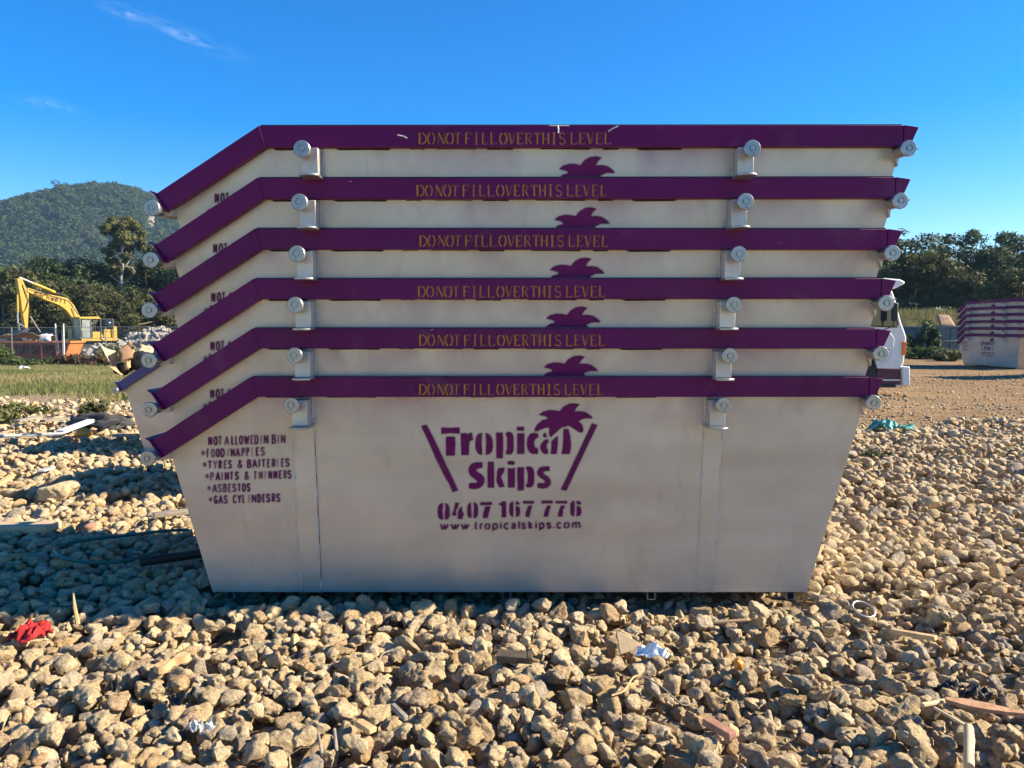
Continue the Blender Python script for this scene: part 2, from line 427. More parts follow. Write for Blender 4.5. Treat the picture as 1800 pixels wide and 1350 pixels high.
def rasterise(items, proj, cell=0.0026, soft=1, thr=0.06, ysurf=None, off=0.0045, name='lettering', ss=2):
    """items: (polygon in px, strength)"""
    polys = [(np.array([proj(*q) for q in p]), s) for p, s in items]
    allp = np.concatenate([p for p, _ in polys]); lo = allp.min(0) - 6 * cell; hi = allp.max(0) + 6 * cell
    c2 = cell / ss
    nx, nz = int((hi[0] - lo[0]) / cell) * ss, int((hi[1] - lo[1]) / cell) * ss
    G = np.zeros((nz, nx))
    for P, s in polys:
        a = np.maximum(((P.min(0) - lo) / c2).astype(int) - 1, 0); b = ((P.max(0) - lo) / c2).astype(int) + 2
        xs = lo[0] + (np.arange(a[0], min(b[0], nx)) + .5) * c2; zs = lo[1] + (np.arange(a[1], min(b[1], nz)) + .5) * c2
        XX, ZZ = np.meshgrid(xs, zs); ins = np.zeros(XX.shape, bool)
        for i in range(len(P)):
            (x0, z0), (x1, z1) = P[i], P[(i + 1) % len(P)]
            if z0 == z1: continue
            ins ^= ((z0 > ZZ) != (z1 > ZZ)) & (XX < (x1 - x0) * (ZZ - z0) / (z1 - z0) + x0)
        sub = G[a[1]:a[1] + len(zs), a[0]:a[0] + len(xs)]
        np.maximum(sub, ins * s, out=sub)
    G = G.reshape(nz // ss, ss, nx // ss, ss).mean((1, 3))
    def blur(A, k):
        for _ in range(k):
            A = np.pad(A, 1); A = (A[:-2] + 2 * A[1:-1] + A[2:]) / 4; A = (A[:, :-2] + 2 * A[:, 1:-1] + A[:, 2:]) / 4
        return A
    S = blur(G, soft); halo = blur(G, 14)
    nz, nx = S.shape
    X, Z = np.meshgrid(lo[0] + (np.arange(nx) + .5) * cell, lo[1] + (np.arange(nz) + .5) * cell)
    patch = .80 + .4 * vnoise(X, Z, 14, 4) * 1.0
    A = np.clip(S * np.clip(patch, .6, 1.0) + .16 * halo * (1 - S), 0, 1)
    A[A < .02] = 0
    keep = np.maximum.reduce([A[:-1, :-1], A[1:, :-1], A[:-1, 1:], A[1:, 1:]]) > thr
    used = np.zeros(A.shape, bool)
    for dz in (0, 1):
        for dx in (0, 1): used[dz:nz - 1 + dz, dx:nx - 1 + dx] |= keep
    idx = -np.ones(A.shape, int); idx[used] = np.arange(used.sum())
    Yv = (ysurf(X, Z) if ysurf else np.zeros_like(X)) - off
    V = np.stack([X[used], Yv[used], Z[used]], -1)
    k = np.argwhere(keep)
    Fc = np.stack([idx[k[:, 0], k[:, 1]], idx[k[:, 0], k[:, 1] + 1], idx[k[:, 0] + 1, k[:, 1] + 1], idx[k[:, 0] + 1, k[:, 1]]], -1)
    return mesh_np(name, V, Fc, True, {'paint': A[used]})
wall_y = lambda x, z: WALL_Y0 - WALL_S * z + dent(x, z)

def crop(ox, oy, s, *polys):
    return [[(ox + x / s, oy + y / s) for x, y in p] for p in polys]
LOGO = crop(720, 690, 7.105,
 [(145,418),(215,400),(310,585),(415,810),(500,990),(608,1218),(540,1245),(490,1130),(440,1050),(330,830),(255,650)],
 [(395,435),(510,441),(627,435),(627,513),(510,505),(395,518)], [(455,550),(568,550),(572,650),(565,785),(458,785),(454,690)],
 [(640,508),(708,505),(722,522),(745,505),(780,498),(796,590),(750,608),(745,640),(740,780),(645,780)],
 [(908,500),(860,512),(828,555),(818,640),(826,710),(850,755),(880,775),(908,778),(908,730),(898,640),(906,570)],
 [(948,500),(985,512),(1020,545),(1038,600),(1040,690),(1028,735),(1000,765),(950,778),(952,720),(955,640),(950,570)],
 [(1080,497),(1165,497),(1168,600),(1166,820),(1085,822),(1083,640)],
 [(910,870),(830,870),(770,890),(738,935),(735,980),(755,1030),(800,1070),(840,1095),(848,1125),(740,1132),(740,1195),(800,1205),(860,1198),(910,1165),(936,1110),(935,1070),(905,1025),(850,990),(828,970),(840,955),(870,945),(910,938)],
 [(975,862),(1055,862),(1056,1185),(975,1187)],
 [(1108,940),(1190,938),(1180,985),(1140,1050),(1188,1175),(1118,1182),(1085,1100),(1092,1000)])
LOGO += crop(880, 690, 7.105,
 [(62,500),(100,490),(140,500),(160,540),(163,640),(160,730),(140,765),(100,775),(64,765),(64,730),(80,715),(82,560),(66,540)],
 [(203,427),(295,427),(292,475),(203,475)], [(205,508),(297,508),(295,765),(205,765)],
 [(470,515),(410,500),(365,515),(335,570),(326,640),(335,700),(360,745),(400,768),(465,765),(465,695),(435,690),(418,660),(418,610),(440,570),(470,560)],
 [(560,500),(575,545),(580,560),(545,560),(525,535),(540,510)],
 [(595,580),(550,590),(510,630),(495,680),(505,730),(540,765),(590,768),(592,720),(575,690),(575,650),(595,620)],
 [(710,540),(715,560),(712,640),(700,765),(625,765),(632,690),(636,640),(630,610)],
 [(782,455),(845,455),(868,540),(880,640),(876,700),(862,765),(758,765),(775,690),(780,600)],
 [(478,278),(530,238),(610,218),(680,222),(738,235),(780,180),(850,142),(920,133),(990,148),(945,190),(918,238),(990,232),(1060,245),(1115,280),(1155,322),(1040,325),(970,355),(1015,400),(1035,450),(1025,500),(980,495),(925,460),(850,412),(760,435),(700,490),(620,560),(606,510),(605,435),(540,445),(470,478),(425,488),(425,450),(455,400),(520,345),(595,325),(560,295)],
 [(1140,382),(1208,405),(820,1225),(752,1210)],
 [(88,855),(165,853),(183,890),(150,905),(120,900),(88,898)], [(92,938),(130,950),(180,935),(176,1185),(90,1185)],
 [(208,930),(292,930),(292,1220),(210,1225)],
 [(320,925),(370,922),(405,945),(420,1000),(418,1120),(405,1165),(370,1185),(318,1180),(318,1140),(335,1135),(340,1050),(335,985),(318,955)],
 [(610,922),(530,922),(480,940),(455,985),(460,1025),(490,1060),(540,1090),(555,1120),(540,1130),(460,1130),(460,1190),(530,1198),(590,1185),(628,1140),(625,1090),(595,1050),(540,1015),(530,995),(560,980),(610,980)])
LOGO += crop(750, 865, 12,
 [(345,228),(290,240),(245,290),(232,380),(235,480),(260,550),(300,572),(350,575),(345,480),(330,400),(345,290)],
 [(388,228),(430,240),(465,285),(482,370),(485,470),(470,540),(440,568),(385,572),(385,480),(400,300)],
 [(600,220),(692,222),(660,310),(605,420),(625,435),(625,490),(540,492),(540,450),(575,370),(592,290)],
 [(750,290),(752,420),(785,435),(785,490),(760,500),(757,562),(662,560),(662,420),(690,350)],
 [(942,215),(900,225),(865,260),(855,350),(858,470),(880,530),(945,548),(945,440),(938,300)],
 [(985,212),(1040,222),(1075,265),(1082,350),(1080,480),(1050,535),(990,545),(992,440),(1000,330)],
 [(1130,208),(1380,205),(1378,268),(1130,270)], [(1235,300),(1350,298),(1320,400),(1285,545),(1188,543),(1195,440)],
 [(1600,195),(1672,193),(1678,525),(1585,528),(1585,280),(1528,270),(1528,240)])
LOGO += crop(890, 865, 12,
 [(145,190),(100,205),(68,260),(62,380),(70,460),(110,515),(145,520),(150,380)], [(195,190),(240,195),(288,235),(285,258),(200,265)],
 [(198,292),(260,298),(288,340),(292,440),(270,500),(205,522),(200,400)],
 [(345,185),(585,182),(585,238),(348,238)], [(465,280),(550,282),(520,380),(490,520),(402,518),(410,420)],
 [(740,180),(975,178),(975,235),(740,238)], [(860,280),(942,282),(905,390),(878,512),(785,512),(810,400)],
 [(1038,180),(1285,182),(1280,238),(1040,235)], [(1150,282),(1235,282),(1225,335),(1195,355),(1185,512),(1080,512),(1110,390)],
 [(1435,182),(1390,190),(1355,240),(1348,380),(1355,460),(1390,505),(1425,512),(1440,380)], [(1480,180),(1530,185),(1578,225),(1578,258),(1485,258)],
 [(1480,290),(1540,292),(1575,340),(1580,430),(1560,490),(1475,512),(1482,420)])
def arc(cx, cy, rx, ry, a0, a1, n=8):
    return [(cx + rx * math.cos(R(a0 + (a1 - a0) * i / n)), cy + ry * math.sin(R(a0 + (a1 - a0) * i / n))) for i in range(n + 1)]
# skeleton letters: x 0..1, y 0 (foot) .. 1 (cap or x height)
G_CAP = {
 'N': [[(0,0),(0,1)],[(0,1),(1,0)],[(1,0),(1,1)]], 'O': [arc(.5,.5,.5,.5,0,360,16)], 'T': [[(-.12,.99),(1.12,.99)],[(-.1,.965),(1.1,.965)],[(.5,1),(.5,0)]],
 'A': [[(0,0),(.5,1),(1,0)],[(.2,.33),(.8,.33)]], 'L': [[(0,1),(0,0),(1,0)]], 'W': [[(0,1),(.25,0),(.5,.9),(.75,0),(1,1)]],
 'E': [[(1,1),(0,1),(0,0),(1,0)],[(0,.52),(.85,.52)]], 'D': [[(0,0),(0,1),(.45,1)]+arc(.45,.5,.55,.5,90,-90,8)+[(0,0)]],
 'I': [[(.5,0),(.5,1)]], 'B': [[(0,0),(0,1),(.5,1)]+arc(.5,.77,.42,.23,90,-90,5)+[(0,.54)],[(.5,.54)]+arc(.5,.27,.5,.27,90,-90,5)+[(0,0)]],
 'F': [[(0,0),(0,1),(1,1)],[(0,.53),(.8,.53)]], '/': [[(0,0),(1,1)]], 'P': [[(0,0),(0,1),(.5,1)]+arc(.5,.74,.5,.26,90,-90,6)+[(0,.48)]],
 'Y': [[(0,1),(.5,.5),(1,1)],[(.5,.5),(.5,0)]], 'R': [[(0,0),(0,1),(.5,1)]+arc(.5,.75,.5,.25,90,-90,6)+[(0,.5)],[(.45,.5),(1,0)]],
 'S': [arc(.5,.75,.5,.25,20,270,8)[:-1]+arc(.5,.25,.5,.25,90,-160,8)], 'H': [[(0,0),(0,1)],[(1,0),(1,1)],[(0,.5),(1,.5)]],
 'C': [arc(.5,.5,.5,.5,40,320,12)], 'G': [arc(.5,.5,.5,.5,45,340,12)+[(.98,.45),(.6,.45)]],
 '&': [[(1,.05),(.25,.68)]+arc(.45,.8,.22,.2,200,-20,6)+[(.15,.4)]+arc(.4,.22,.4,.22,170,340,6)+[(1,.4)]],
 '*': [[(.5,.1),(.5,.9)],[(.0,.28),(1,.72)],[(0,.72),(1,.28)]] }
LINES = [
 (150, 115, 150, "N235-300 O320-390 T395-455 A490-570 L598-650 L662-715 O722-790 W797-890 E905-960 D968-1035 I1065-1085 N1115-1190 B1240-1310 I1335-1355 N1385-1460", 235, 1460),
 (350, 315, 145, "*120-192 F210-260 O278-345 O355-425 D432-500 /530-570 N590-660 A665-745 P762-820 P835-890 I925-940 E988-1045 S1062-1135", 115, 1135),
 (535, 495, 140, "*146-218 T228-300 Y310-385 R398-455 E482-540 S552-610 &700-780 B850-920 A930-1015 T1020-1070 T1082-1140 E1165-1220 R1242-1305 I1325-1345 E1388-1440 S1455-1525", 140, 1525),
 (718, 680, 142, "*184-255 P268-330 A350-430 I445-465 N497-565 T577-635 S657-725 &805-885 T950-1010 H1037-1100 I1130-1150 N1187-1250 N1267-1330 E1352-1405 R1427-1480 S1490-1555", 180, 1555),
 (905, 888, 140, "*214-285 A300-380 S387-455 B472-535 E552-605 S617-685 T697-755 O767-835 S845-905", 210, 905),
 (1085, 1050, 142, "*238-310 G327-390 A395-475 S482-545 C622-690 Y695-765 L777-815 I870-890 N922-1000 D1012-1075 E1092-1140 S1152-1220 R1242-1300 S1312-1380", 235, 1380)]
NOTICE = []
rl = random.Random(3)
for t0, t1, h, txt, xa, xb in LINES:
    for tok in txt.split():
        g, (a, b) = tok[0], [float(q) for q in tok[1:].split('-')]
        st = rl.choice((.95, .95, .9, .85, .75)); w = rl.uniform(22, 26.5)
        if g == 'I': st = rl.choice((.85, .5, .6)); w = 17
        if g == '/': st = .45
        if g == '*': w = 12
        top = t0 + (t1 - t0) * (a - xa) / (xb - xa)
        yo, hh = (top, h) if g != '*' else (top + .05 * h, h * .8)
        for sk in G_CAP[g]:
            pts = [(340 + (a + w/2 + x * (b - a - w) + (1 - y) * 0) / 9, 750 + (yo + w/2 + (1 - y) * (hh - w)) / 9) for x, y in sk] if b - a > w else [(340 + (a + x * (b - a)) / 9, 750 + (yo + (1 - y) * hh) / 9) for x, y in sk]
            NOTICE += [(q, st) for q in stroke_poly(pts, w / 9)]
# web address in small stencil capitals/lower case
G_LOW = {
 'w': [[(0,1),(.28,0)],[(.36,.55),(.5,.1)],[(.5,1),(.7,0)],[(.8,.3),(1,1)]], 't': [[(.4,1.3),(.4,.15),(.85,.03)],[(0,.95),(.95,.95)]],
 'r': [[(.1,0),(.1,1)],[(.35,.8),(.6,1),(1,.95)]], 'o': [arc(.5,.5,.5,.5,105,255,8), arc(.5,.5,.5,.5,75,-75,8)],
 'p': [[(.1,1),(.1,-.42)], arc(.45,.5,.5,.5,100,-100,8)], 'i': [[(.5,0),(.5,.98)],[(.5,1.22),(.5,1.42)]],
 'c': [arc(.55,.5,.55,.5,50,130,4), arc(.55,.5,.55,.5,140,310,8)], 'a': [[(.9,0),(.9,.75)]+arc(.5,.72,.4,.28,10,150,5), [(.75,.58),(.3,.5),(.1,.25),(.35,.03),(.7,.12)]],
 'l': [[(.5,0),(.5,1.4)]], 's': [arc(.5,.75,.45,.25,25,200,6)+[(.35,.55)], [(.5,.5),(.85,.4)]+arc(.5,.25,.45,.25,10,-160,6)],
 'k': [[(.1,0),(.1,1.4)],[(.35,.5),(.95,1)],[(.45,.5),(1,0)]], '.': [[(.5,0),(.5,.22)]], 'm': [[(.05,0),(.05,1)],[(.2,.9),(.4,1),(.5,.8),(.5,0)],[(.65,.95),(.85,1),(.97,.8),(.97,0)]] }
WEB = "w275-470 w500-690 w715-905 .950-980 t1000-1080 r1112-1190 o1218-1345 p1372-1515 i1545-1580 c1622-1742 a1770-1888 l1925-1970 s1990-2100 k2138-2240 i2290-2330 p2358-2495 s2520-2635 .2665-2705 c2732-2850 o2882-3020 m3052-3250"
URL = []
for tok in WEB.split():
    g, (a, b) = tok[0], [float(q) for q in tok[1:].split('-')]
    base = 805 - 38 * (a - 275) / 2975; w = 38; h = 148
    for sk in G_LOW[g]:
        pts = [(750 + (a + w/2 + x * max(b - a - w, 2)) / 12, 865 + (base - w/2 - y * (h - w)) / 12) for x, y in sk]
        URL += [(q, .92 if g != '.' or a > 1000 else .3) for q in stroke_poly(pts, w / 12)]
# thin serif stencil capitals on the rim
SER = {  # (polyline, weight)  weight 1 = stem, .45 = hairline
 'D': [([(.1,0),(.1,1)],1.1),(arc(.3,.5,.65,.48,78,-78,8),.8)], 'O': [(arc(.5,.5,.45,.5,112,248,8),.9),(arc(.5,.5,.45,.5,68,-68,8),.9)],
 'N': [([(.08,.05),(.08,.95)],.5),([(.12,1),(.88,.02)],1),([(.92,.1),(.92,1)],.5)], 'T': [([(.5,.02),(.5,.97)],1),([(.05,.82),(.1,.99),(.4,.99)],.5),([(.6,.99),(.9,.99),(.95,.82)],.5)],
 'F': [([(.2,0),(.2,1)],1),([(.35,.98),(.9,.98),(.95,.8)],.5),([(.32,.52),(.75,.52)],.5)], 'I': [([(.5,0),(.5,1)],1),([(.1,.99),(.9,.99)],.4),([(.1,.01),(.9,.01)],.4)],
 'L': [([(.2,0),(.2,1)],1),([(.32,.02),(.9,.02),(.97,.18)],.5)], 'V': [([(.05,1),(.45,.03)],1),([(.58,.1),(.95,1)],.5)],
 'E': [([(.15,0),(.15,1)],1),([(.28,.98),(.85,.98),(.9,.82)],.5),([(.28,.52),(.7,.52)],.5),([(.28,.02),(.85,.02),(.95,.18)],.5)],
 'R': [([(.15,0),(.15,1)],1),([(.3,.98)]+arc(.5,.75,.35,.23,90,-90,6),.6),([(.5,.48),(.95,.02)],.8)], 'H': [([(.12,0),(.12,1)],1),([(.88,0),(.88,1)],1),([(.25,.5),(.75,.5)],.5)],
 'S': [(arc(.5,.74,.4,.25,25,250,7)+[(.6,.5)],.75),(arc(.5,.25,.42,.25,75,-160,7),.75)] }
RIMTXT = "D170-300 O315-440 N490-610 O625-755 T765-885 F945-1060 I1105-1180 L1225-1340 L1370-1490 O1530-1660 V1685-1800 E1825-1935 R1965-2075 T2110-2230 H2255-2370 I2410-2490 S2535-2645 L2720-2840 E2875-2980 V3010-3120 E3155-3270 L3295-3405"
RIM = []
for tok in RIMTXT.split():
    g, (a, b) = tok[0], [float(q) for q in tok[1:].split('-')]
    fade = rl.uniform(.75, 1.0)
    for sk, wt in SER[g]:
        w = 25 * max(wt, .55)
        pts = [(720 + (a + x * (b - a)) / 10, 660 + (342 - y * 192) / 10) for x, y in sk]
        RIM += [(q, fade * ((.80 if wt > .7 else .55))) for q in stroke_poly(pts, w / 10)]
ME_LOGO = rasterise([(p, 1.0) for p in LOGO] + URL, to_wall, .0028, 1, .035, wall_y, name='logo_lettering')
ME_NOTICE = rasterise(NOTICE, to_wall, .0026, 1, .05, wall_y, name='notice_lettering')
ME_RIM = rasterise(RIM, to_rim, .0022, 0, .08, None, off=.0015, name='rim_lettering')
for me_, k_ in ((ME_LOGO, 'stencil'), (ME_NOTICE, 'stencil'), (ME_RIM, 'stencil_yellow')): me_.materials.append(M[k_])

# ------------------------------------------------------------------ the skip bin
W_TOP = 1.10
LX = lambda z: np.where(z < .80, -1.645 - .17 * z / .79, -1.817 + (z - .80) * (.487 / .30))
RX = lambda z: 1.64 + .24 * z / W_TOP
def bin_shell():
    mb_v, mb_f = [], []
    zs = np.array([0, .1, .2, .3, .4, .5, .6, .7, .80, .86, .92, .98, 1.04, 1.10])
    us = np.linspace(0, 1, 41)
    def sheet(fn):
        b = len(mb_v)
        for z in zs:
            for u in us: mb_v.append(fn(u, z))
        n = len(us)
        for i in range(len(zs) - 1):
            for j in range(n - 1): mb_f.append((b + i * n + j, b + i * n + j + 1, b + (i + 1) * n + j + 1, b + (i + 1) * n + j))
    X = lambda u, z: float(LX(z) + (RX(z) - LX(z)) * u)
    sheet(lambda u, z: (X(u, z), float(WALL_Y0 - WALL_S * z + dent(X(u, z), z)), z))
    sheet(lambda u, z: (X(u, z), float(1.31 + WALL_S * z), z))
    yb = lambda z: 1.31 + WALL_S * z
    yf = lambda z: WALL_Y0 - WALL_S * z
    b = len(mb_v)
    mb_v += [(-1.645, yf(0), 0), (-1.645, yb(0), 0), (-1.817, yb(.8), .80), (-1.817, yf(.8), .80),
             (1.64, yf(0), 0), (1.64, yb(0), 0), (1.88, yb(1.1), 1.1), (1.88, yf(1.1), 1.1)]
    mb_f += [(b, b + 1, b + 2, b + 3), (b + 4, b + 7, b + 6, b + 5), (b, b + 4, b + 5, b + 1)]
    m = MB(); m.v, m.f = mb_v, mb_f
    return m
def make_bin():
    root = empty('skip_bin')
    m = bin_shell()
    body = link('body', bpy.data.meshes.new('body'), None, root)
    body.data.from_pydata(m.v, [], m.f); body.data.materials.append(M['silver'])
    body.data.shade_smooth(); body.data.set_sharp_from_angle(angle=R(25))
    sd = body.modifiers.new('thickness', 'SOLIDIFY'); sd.thickness = .005; sd.offset = 0
    es = body.modifiers.new('edges', 'EDGE_SPLIT'); es.split_angle = R(30)
    # rim: front and rear rails follow the kink, cross rails close the ends
    prof = [(1.872, 1.20), (-1.354, 1.20), (-1.878, .866), (-1.82, .782), (-1.322, 1.096), (1.872, 1.096)]
    r = MB()
    r.prism(prof, 0, .046); r.prism(prof, 1.424, 1.47)
    r.prism([(1.874, 1.20), (1.948, 1.19), (1.908, 1.098), (1.874, 1.096)], -.003, 1.473)
    r.prism([(-1.908, .882), (-1.881, .869), (-1.822, .780), (-1.832, .775), (-1.888, .862), (-1.910, .878)], -.010, 1.480)
    rim = r.build('rim', M['purple'], root, bevel=.004)
    w = MB(); w.tube([(-1.354, -.001, 1.198), (-1.338, -.0015, 1.147), (-1.322, -.001, 1.098)], .0035, 6)
    w.build('weld_seam', M['purple'], rim)
    # ragged caulk / weld line below the rail
    rs = random.Random(5); c = MB(); x = -1.30
    P_, R__ = [], []
    while x < 1.86:
        L_ = rs.uniform(.08, .3); gap = rs.uniform(.03, .12); rr_ = rs.uniform(.003, .007)
        for t_, q_ in ((0, .2), (.1, 1), (.6, .8), (.95, 1), (1, .2)): P_.append((x + L_ * t_, .046, 1.095 - rs.random() * .002)); R__.append(rr_ * q_)
        x += L_ + gap
    c.tube(P_, R__, 5)
    c.build('weld_seam', M['dark_steel'], rim)
    lp = MB(); lp.box((.26, .012, 1.203), (3.21, .013, .006)); lp.build('rim_lip', M['dark_steel'], root)
    for s, (x0, x1, cx) in ((-1, (-1.130, -1.050, -1.112)), (1, (1.035, 1.115, 1.086))):
        bk = MB()
        bk.box(((x0 + x1) / 2, .006, 1.016), (x1 - x0, .092, .134))
        br = bk.build('lifting_bracket', M['silver'], root, bevel=.003)
        ov = -.012 * s
        lip = [(x0 - .008, .07), (x1 + .008, .07), (x1 + .008, -.085), (x1 - .015, -.108), ((x0 + x1) / 2, -.114), (x0 + .015, -.108), (x0 - .008, -.085)]
        lm = MB(); lm.prism([(p[0] + ov * .3, p[1]) for p in lip], .936, .948, 'z'); lm.build('lip_plate', M['zinc'], br, bevel=.003)
        lg = MB(); lg.lathe([(.026, .0), (.026, -.088), (.039, -.09), (.041, -.094), (.041, -.106), (.038, -.110), (.019, -.110), (.018, -.106), (.013, -.106), (.012, -.113), (.001, -.113)], (cx, 0, 1.063), 'y', 28)
        lo = lg.build('lug', M['zinc'], br)
        hd = MB(); hd.lathe([(.003, -.1115), (.003, -.1095)], (cx + .005 * s, 0, 1.036), 'y', 8); hd.build('drain_hole', M['dark_steel'], lo)
        xi = x1 if s < 0 else x0
        gw = MB(); rs = random.Random(2); gw.tube([(xi - .004 * s, .044 + .0 * t, .955 + t * .14) for t in np.linspace(0, 1, 16)], [rs.uniform(.003, .008) for _ in range(16)], 6)
        gw.tube([(xi - .004 * s, .05 - t * .1, .947) for t in np.linspace(0, 1, 8)], [rs.uniform(.003, .006) for _ in range(8)], 6)
        gw.build('weld_seam', M['weld'], br)
        # flat doubler strip with stitch welds down to the base
        xs0, xs1 = x0 - .024, x1 + .006
        if s > 0: xs0, xs1 = x0 - .004, x1 + .012
        st = MB()
        for z0, z1 in ((0, .30), (.30, .62), (.62, .935)):
            st.poly([(xs0, WALL_Y0 - WALL_S * z0 - .009, z0), (xs1, WALL_Y0 - WALL_S * z0 - .009, z0), (xs1, WALL_Y0 - WALL_S * z1 - .009, z1), (xs0, WALL_Y0 - WALL_S * z1 - .009, z1),
                     (xs0, WALL_Y0 - WALL_S * z0 + .008, z0), (xs1, WALL_Y0 - WALL_S * z0 + .008, z0), (xs1, WALL_Y0 - WALL_S * z1 + .008, z1), (xs0, WALL_Y0 - WALL_S * z1 + .008, z1)],
                    [(0, 1, 2, 3), (4, 7, 6, 5), (0, 3, 7, 4), (1, 5, 6, 2)])
        so_ = st.build('stiffener_strip', M['silver'], root)
        rs = random.Random(4 + s)
        for e, xe in ((0, xs0), (1, xs1)):
            z = rs.uniform(.0, .06)
            P_, R__ = [], []
            while z < .90:
                L_ = rs.uniform(.06, .16); n = 9
                for k_, zz in enumerate(np.linspace(z, min(z + L_, .93), n)):
                    P_.append((xe + rs.uniform(-.0015, .0015), WALL_Y0 - WALL_S * zz - .006, zz)); R__.append(.001 if k_ in (0, n - 1) else rs.uniform(.003, .0075))
                z += L_ + rs.uniform(.02, .14)
            wm = MB(); wm.tube(P_, R__, 6); wm.build('weld_seam', M['weld'], so_)
        dk = MB(); dk.box((xs0 - .003 if s > 0 else xs1 + .003, WALL_Y0 - WALL_S * .46 - .0005, .46), (.0025, .004, .90), (math.atan(WALL_S), 0, 0)); dk.build('seam_gap', M['dark_steel'], so_)
    for (ex, ez, gx, gz) in ((-1.872, .784, -1.815, .775), (1.868, 1.072, 1.865, 1.02)):
        for yy, s in ((-.07, 1), (1.54, -1)):
            lg = MB(); p = [(.024, .20 * s), (.030, .06 * s), (.026, .02 * s), (.038, .018 * s), (.040, .014 * s), (.040, .004 * s), (.037, .0), (.018, .0), (.017, .004 * s), (.012, .004 * s), (.011, -.003 * s), (.001, -.003 * s)]
            lg.lathe(p, (ex, yy, ez), 'y', 28)
            lo = lg.build('end_lug', M['zinc'], root)
            gs = MB(); y0, y1 = (yy + .10 * s, yy + .20 * s)
            gs.prism([(ex, ez + .03), (ex, ez - .03), (gx, gz - .015), (gx + (.02 if ex < 0 else -.03), gz + .05)], min(y0, y1), max(y0, y1)); gs.build('gusset', M['silver'], lo)
            hd = MB(); hd.lathe([(.003, -.0015 * s), (.003, .001 * s)], (ex - .012, yy, ez - .028), 'y', 8); hd.build('drain_hole', M['dark_steel'], lo)
    for fx in (-1.55, -.80, -.02, .78, 1.55):
        f = MB(); t = .0035; y0, y1 = .152, 1.33
        for (cx, cz, dx, dz) in ((fx - .02, -.021, t, .042), (fx + .02, -.021, t, .042), (fx, -.041, .04, t)): f.box((cx, (y0 + y1) / 2, cz), (dx, y1 - y0, dz))
        f.build('foot', M['zinc'], root)
    h = MB(); h.tube([(-1.672, .30, .30), (-1.725, .30, .29), (-1.700, .30, .13), (-1.655, .30, .12)], .008, 8)
    h.box((-1.70, .42, .21), (.006, .20, .16), (0, R(-12), 0)); h.build('tie_rail', M['zinc_dark'], root)
    o = link('logo_lettering', ME_LOGO, None, root); o['label'] = 'purple stencilled name, palm tree, phone number and web address'
    o = link('notice_lettering', ME_NOTICE, None, root); o['label'] = 'purple stencilled list of what is not allowed'
    o = link('rim_lettering', ME_RIM, None, rim); o['label'] = 'yellow stencilled fill warning'
    return root
proto = make_bin()
OFF = [(0, 0, 0), (.023, -.012, .253), (.035, -.022, .508), (.052, -.034, .760), (.075, -.050, 1.013), (.097, -.068, 1.266)]
LV = ['bottom', 'second lowest', 'third lowest', 'fourth from the ground', 'second highest', 'topmost']
EXTRA = ['whole logo showing', 'just above the fully lettered one', 'level with the truck door', 'level with the truck roof', 'just under the top bin', 'rim against the blue sky']
TW = [0, .0012, -.001, .0008, -.0015, -.001]
for i, (dx, dy, dz) in enumerate(OFF):
    b = proto if i == 0 else copy_tree(proto)
    b.location = (BX + dx, BY + dy, BZ + dz); b.rotation_euler = (0, TW[i] * .6, TW[i])
    for ch in b.children_recursive:       # every rim was stencilled by hand, a little off its neighbour
        if ch.name.startswith('rim_lettering') and i: ch.location = ((-.020, -.033, -.040, -.072, -.079)[i - 1], 0, (.003, -.002, .002, -.001, .0)[i - 1])
    if i == 5:                            # knocks through the paint on the top rim
        rim_ = [q for q in b.children if q.name.startswith('rim') and not q.name.startswith('rim_l')][0]
        for pts_, w_ in ((((.144, 1.198), (.147, 1.180), (.145, 1.163)), .0045), (((.395, 1.170), (.415, 1.184), (.445, 1.197)), .004), (((-.66, 1.153), (-.63, 1.148), (-.61, 1.138)), .0035), (((.10, 1.199), (.20, 1.1985)), .0025)):
            s_ = MB(); s_.tube([(x_, -.0005, z_) for x_, z_ in pts_], w_, 5); s_.build('paint_scratch', M['pale_steel'], rim_)
    tag(b, f'{LV[i]} silver skip bin of the near stack, {EXTRA[i]}', 'skip bin', 'skip bins nested in the near stack')
# the far stack by the trees and the one beside it
FROT = R(-90)                          # the far stack shows its lettered side to the left and its end to the camera
for i in range(6):
    b = copy_tree(proto)
    b.location = (17.80 + OFF[i][1] * .5, 28.94 - OFF[i][0] * .4, .05 + OFF[i][2] * .99); b.rotation_euler = (0, 0, FROT + TW[i] * 3)
    tag(b, f'{LV[i]} bin of the distant stack by the trees', 'skip bin', 'skip bins nested in the far stack')
for i in range(6):
    b = copy_tree(proto)
    b.location = (18.2, 22.4, .05 + OFF[i][2] * .99); b.rotation_euler = (0, 0, R(-2))
    tag(b, f'{LV[i]} skip bin of the stack past the right edge', 'skip bin', 'skip bins nested in the stack before the far one')
# single bins behind the near stack
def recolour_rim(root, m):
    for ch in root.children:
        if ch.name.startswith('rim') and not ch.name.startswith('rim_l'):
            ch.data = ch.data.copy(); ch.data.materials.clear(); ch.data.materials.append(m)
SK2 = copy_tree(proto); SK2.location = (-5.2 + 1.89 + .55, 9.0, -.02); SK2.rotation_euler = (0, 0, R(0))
tag(SK2, 'single silver skip bin with a sheen-tinted purple rim behind the near stack, heaped with cardboard', 'skip bin')
recolour_rim(SK2, M['purple_sheen'])
for ch in list(SK2.children):
    if ch.name.startswith('notice'): bpy.data.objects.remove(ch)
b = copy_tree(proto); b.location = (-1.08, 6.75, .03)
tag(b, 'single skip bin hidden right behind the near stack', 'skip bin')
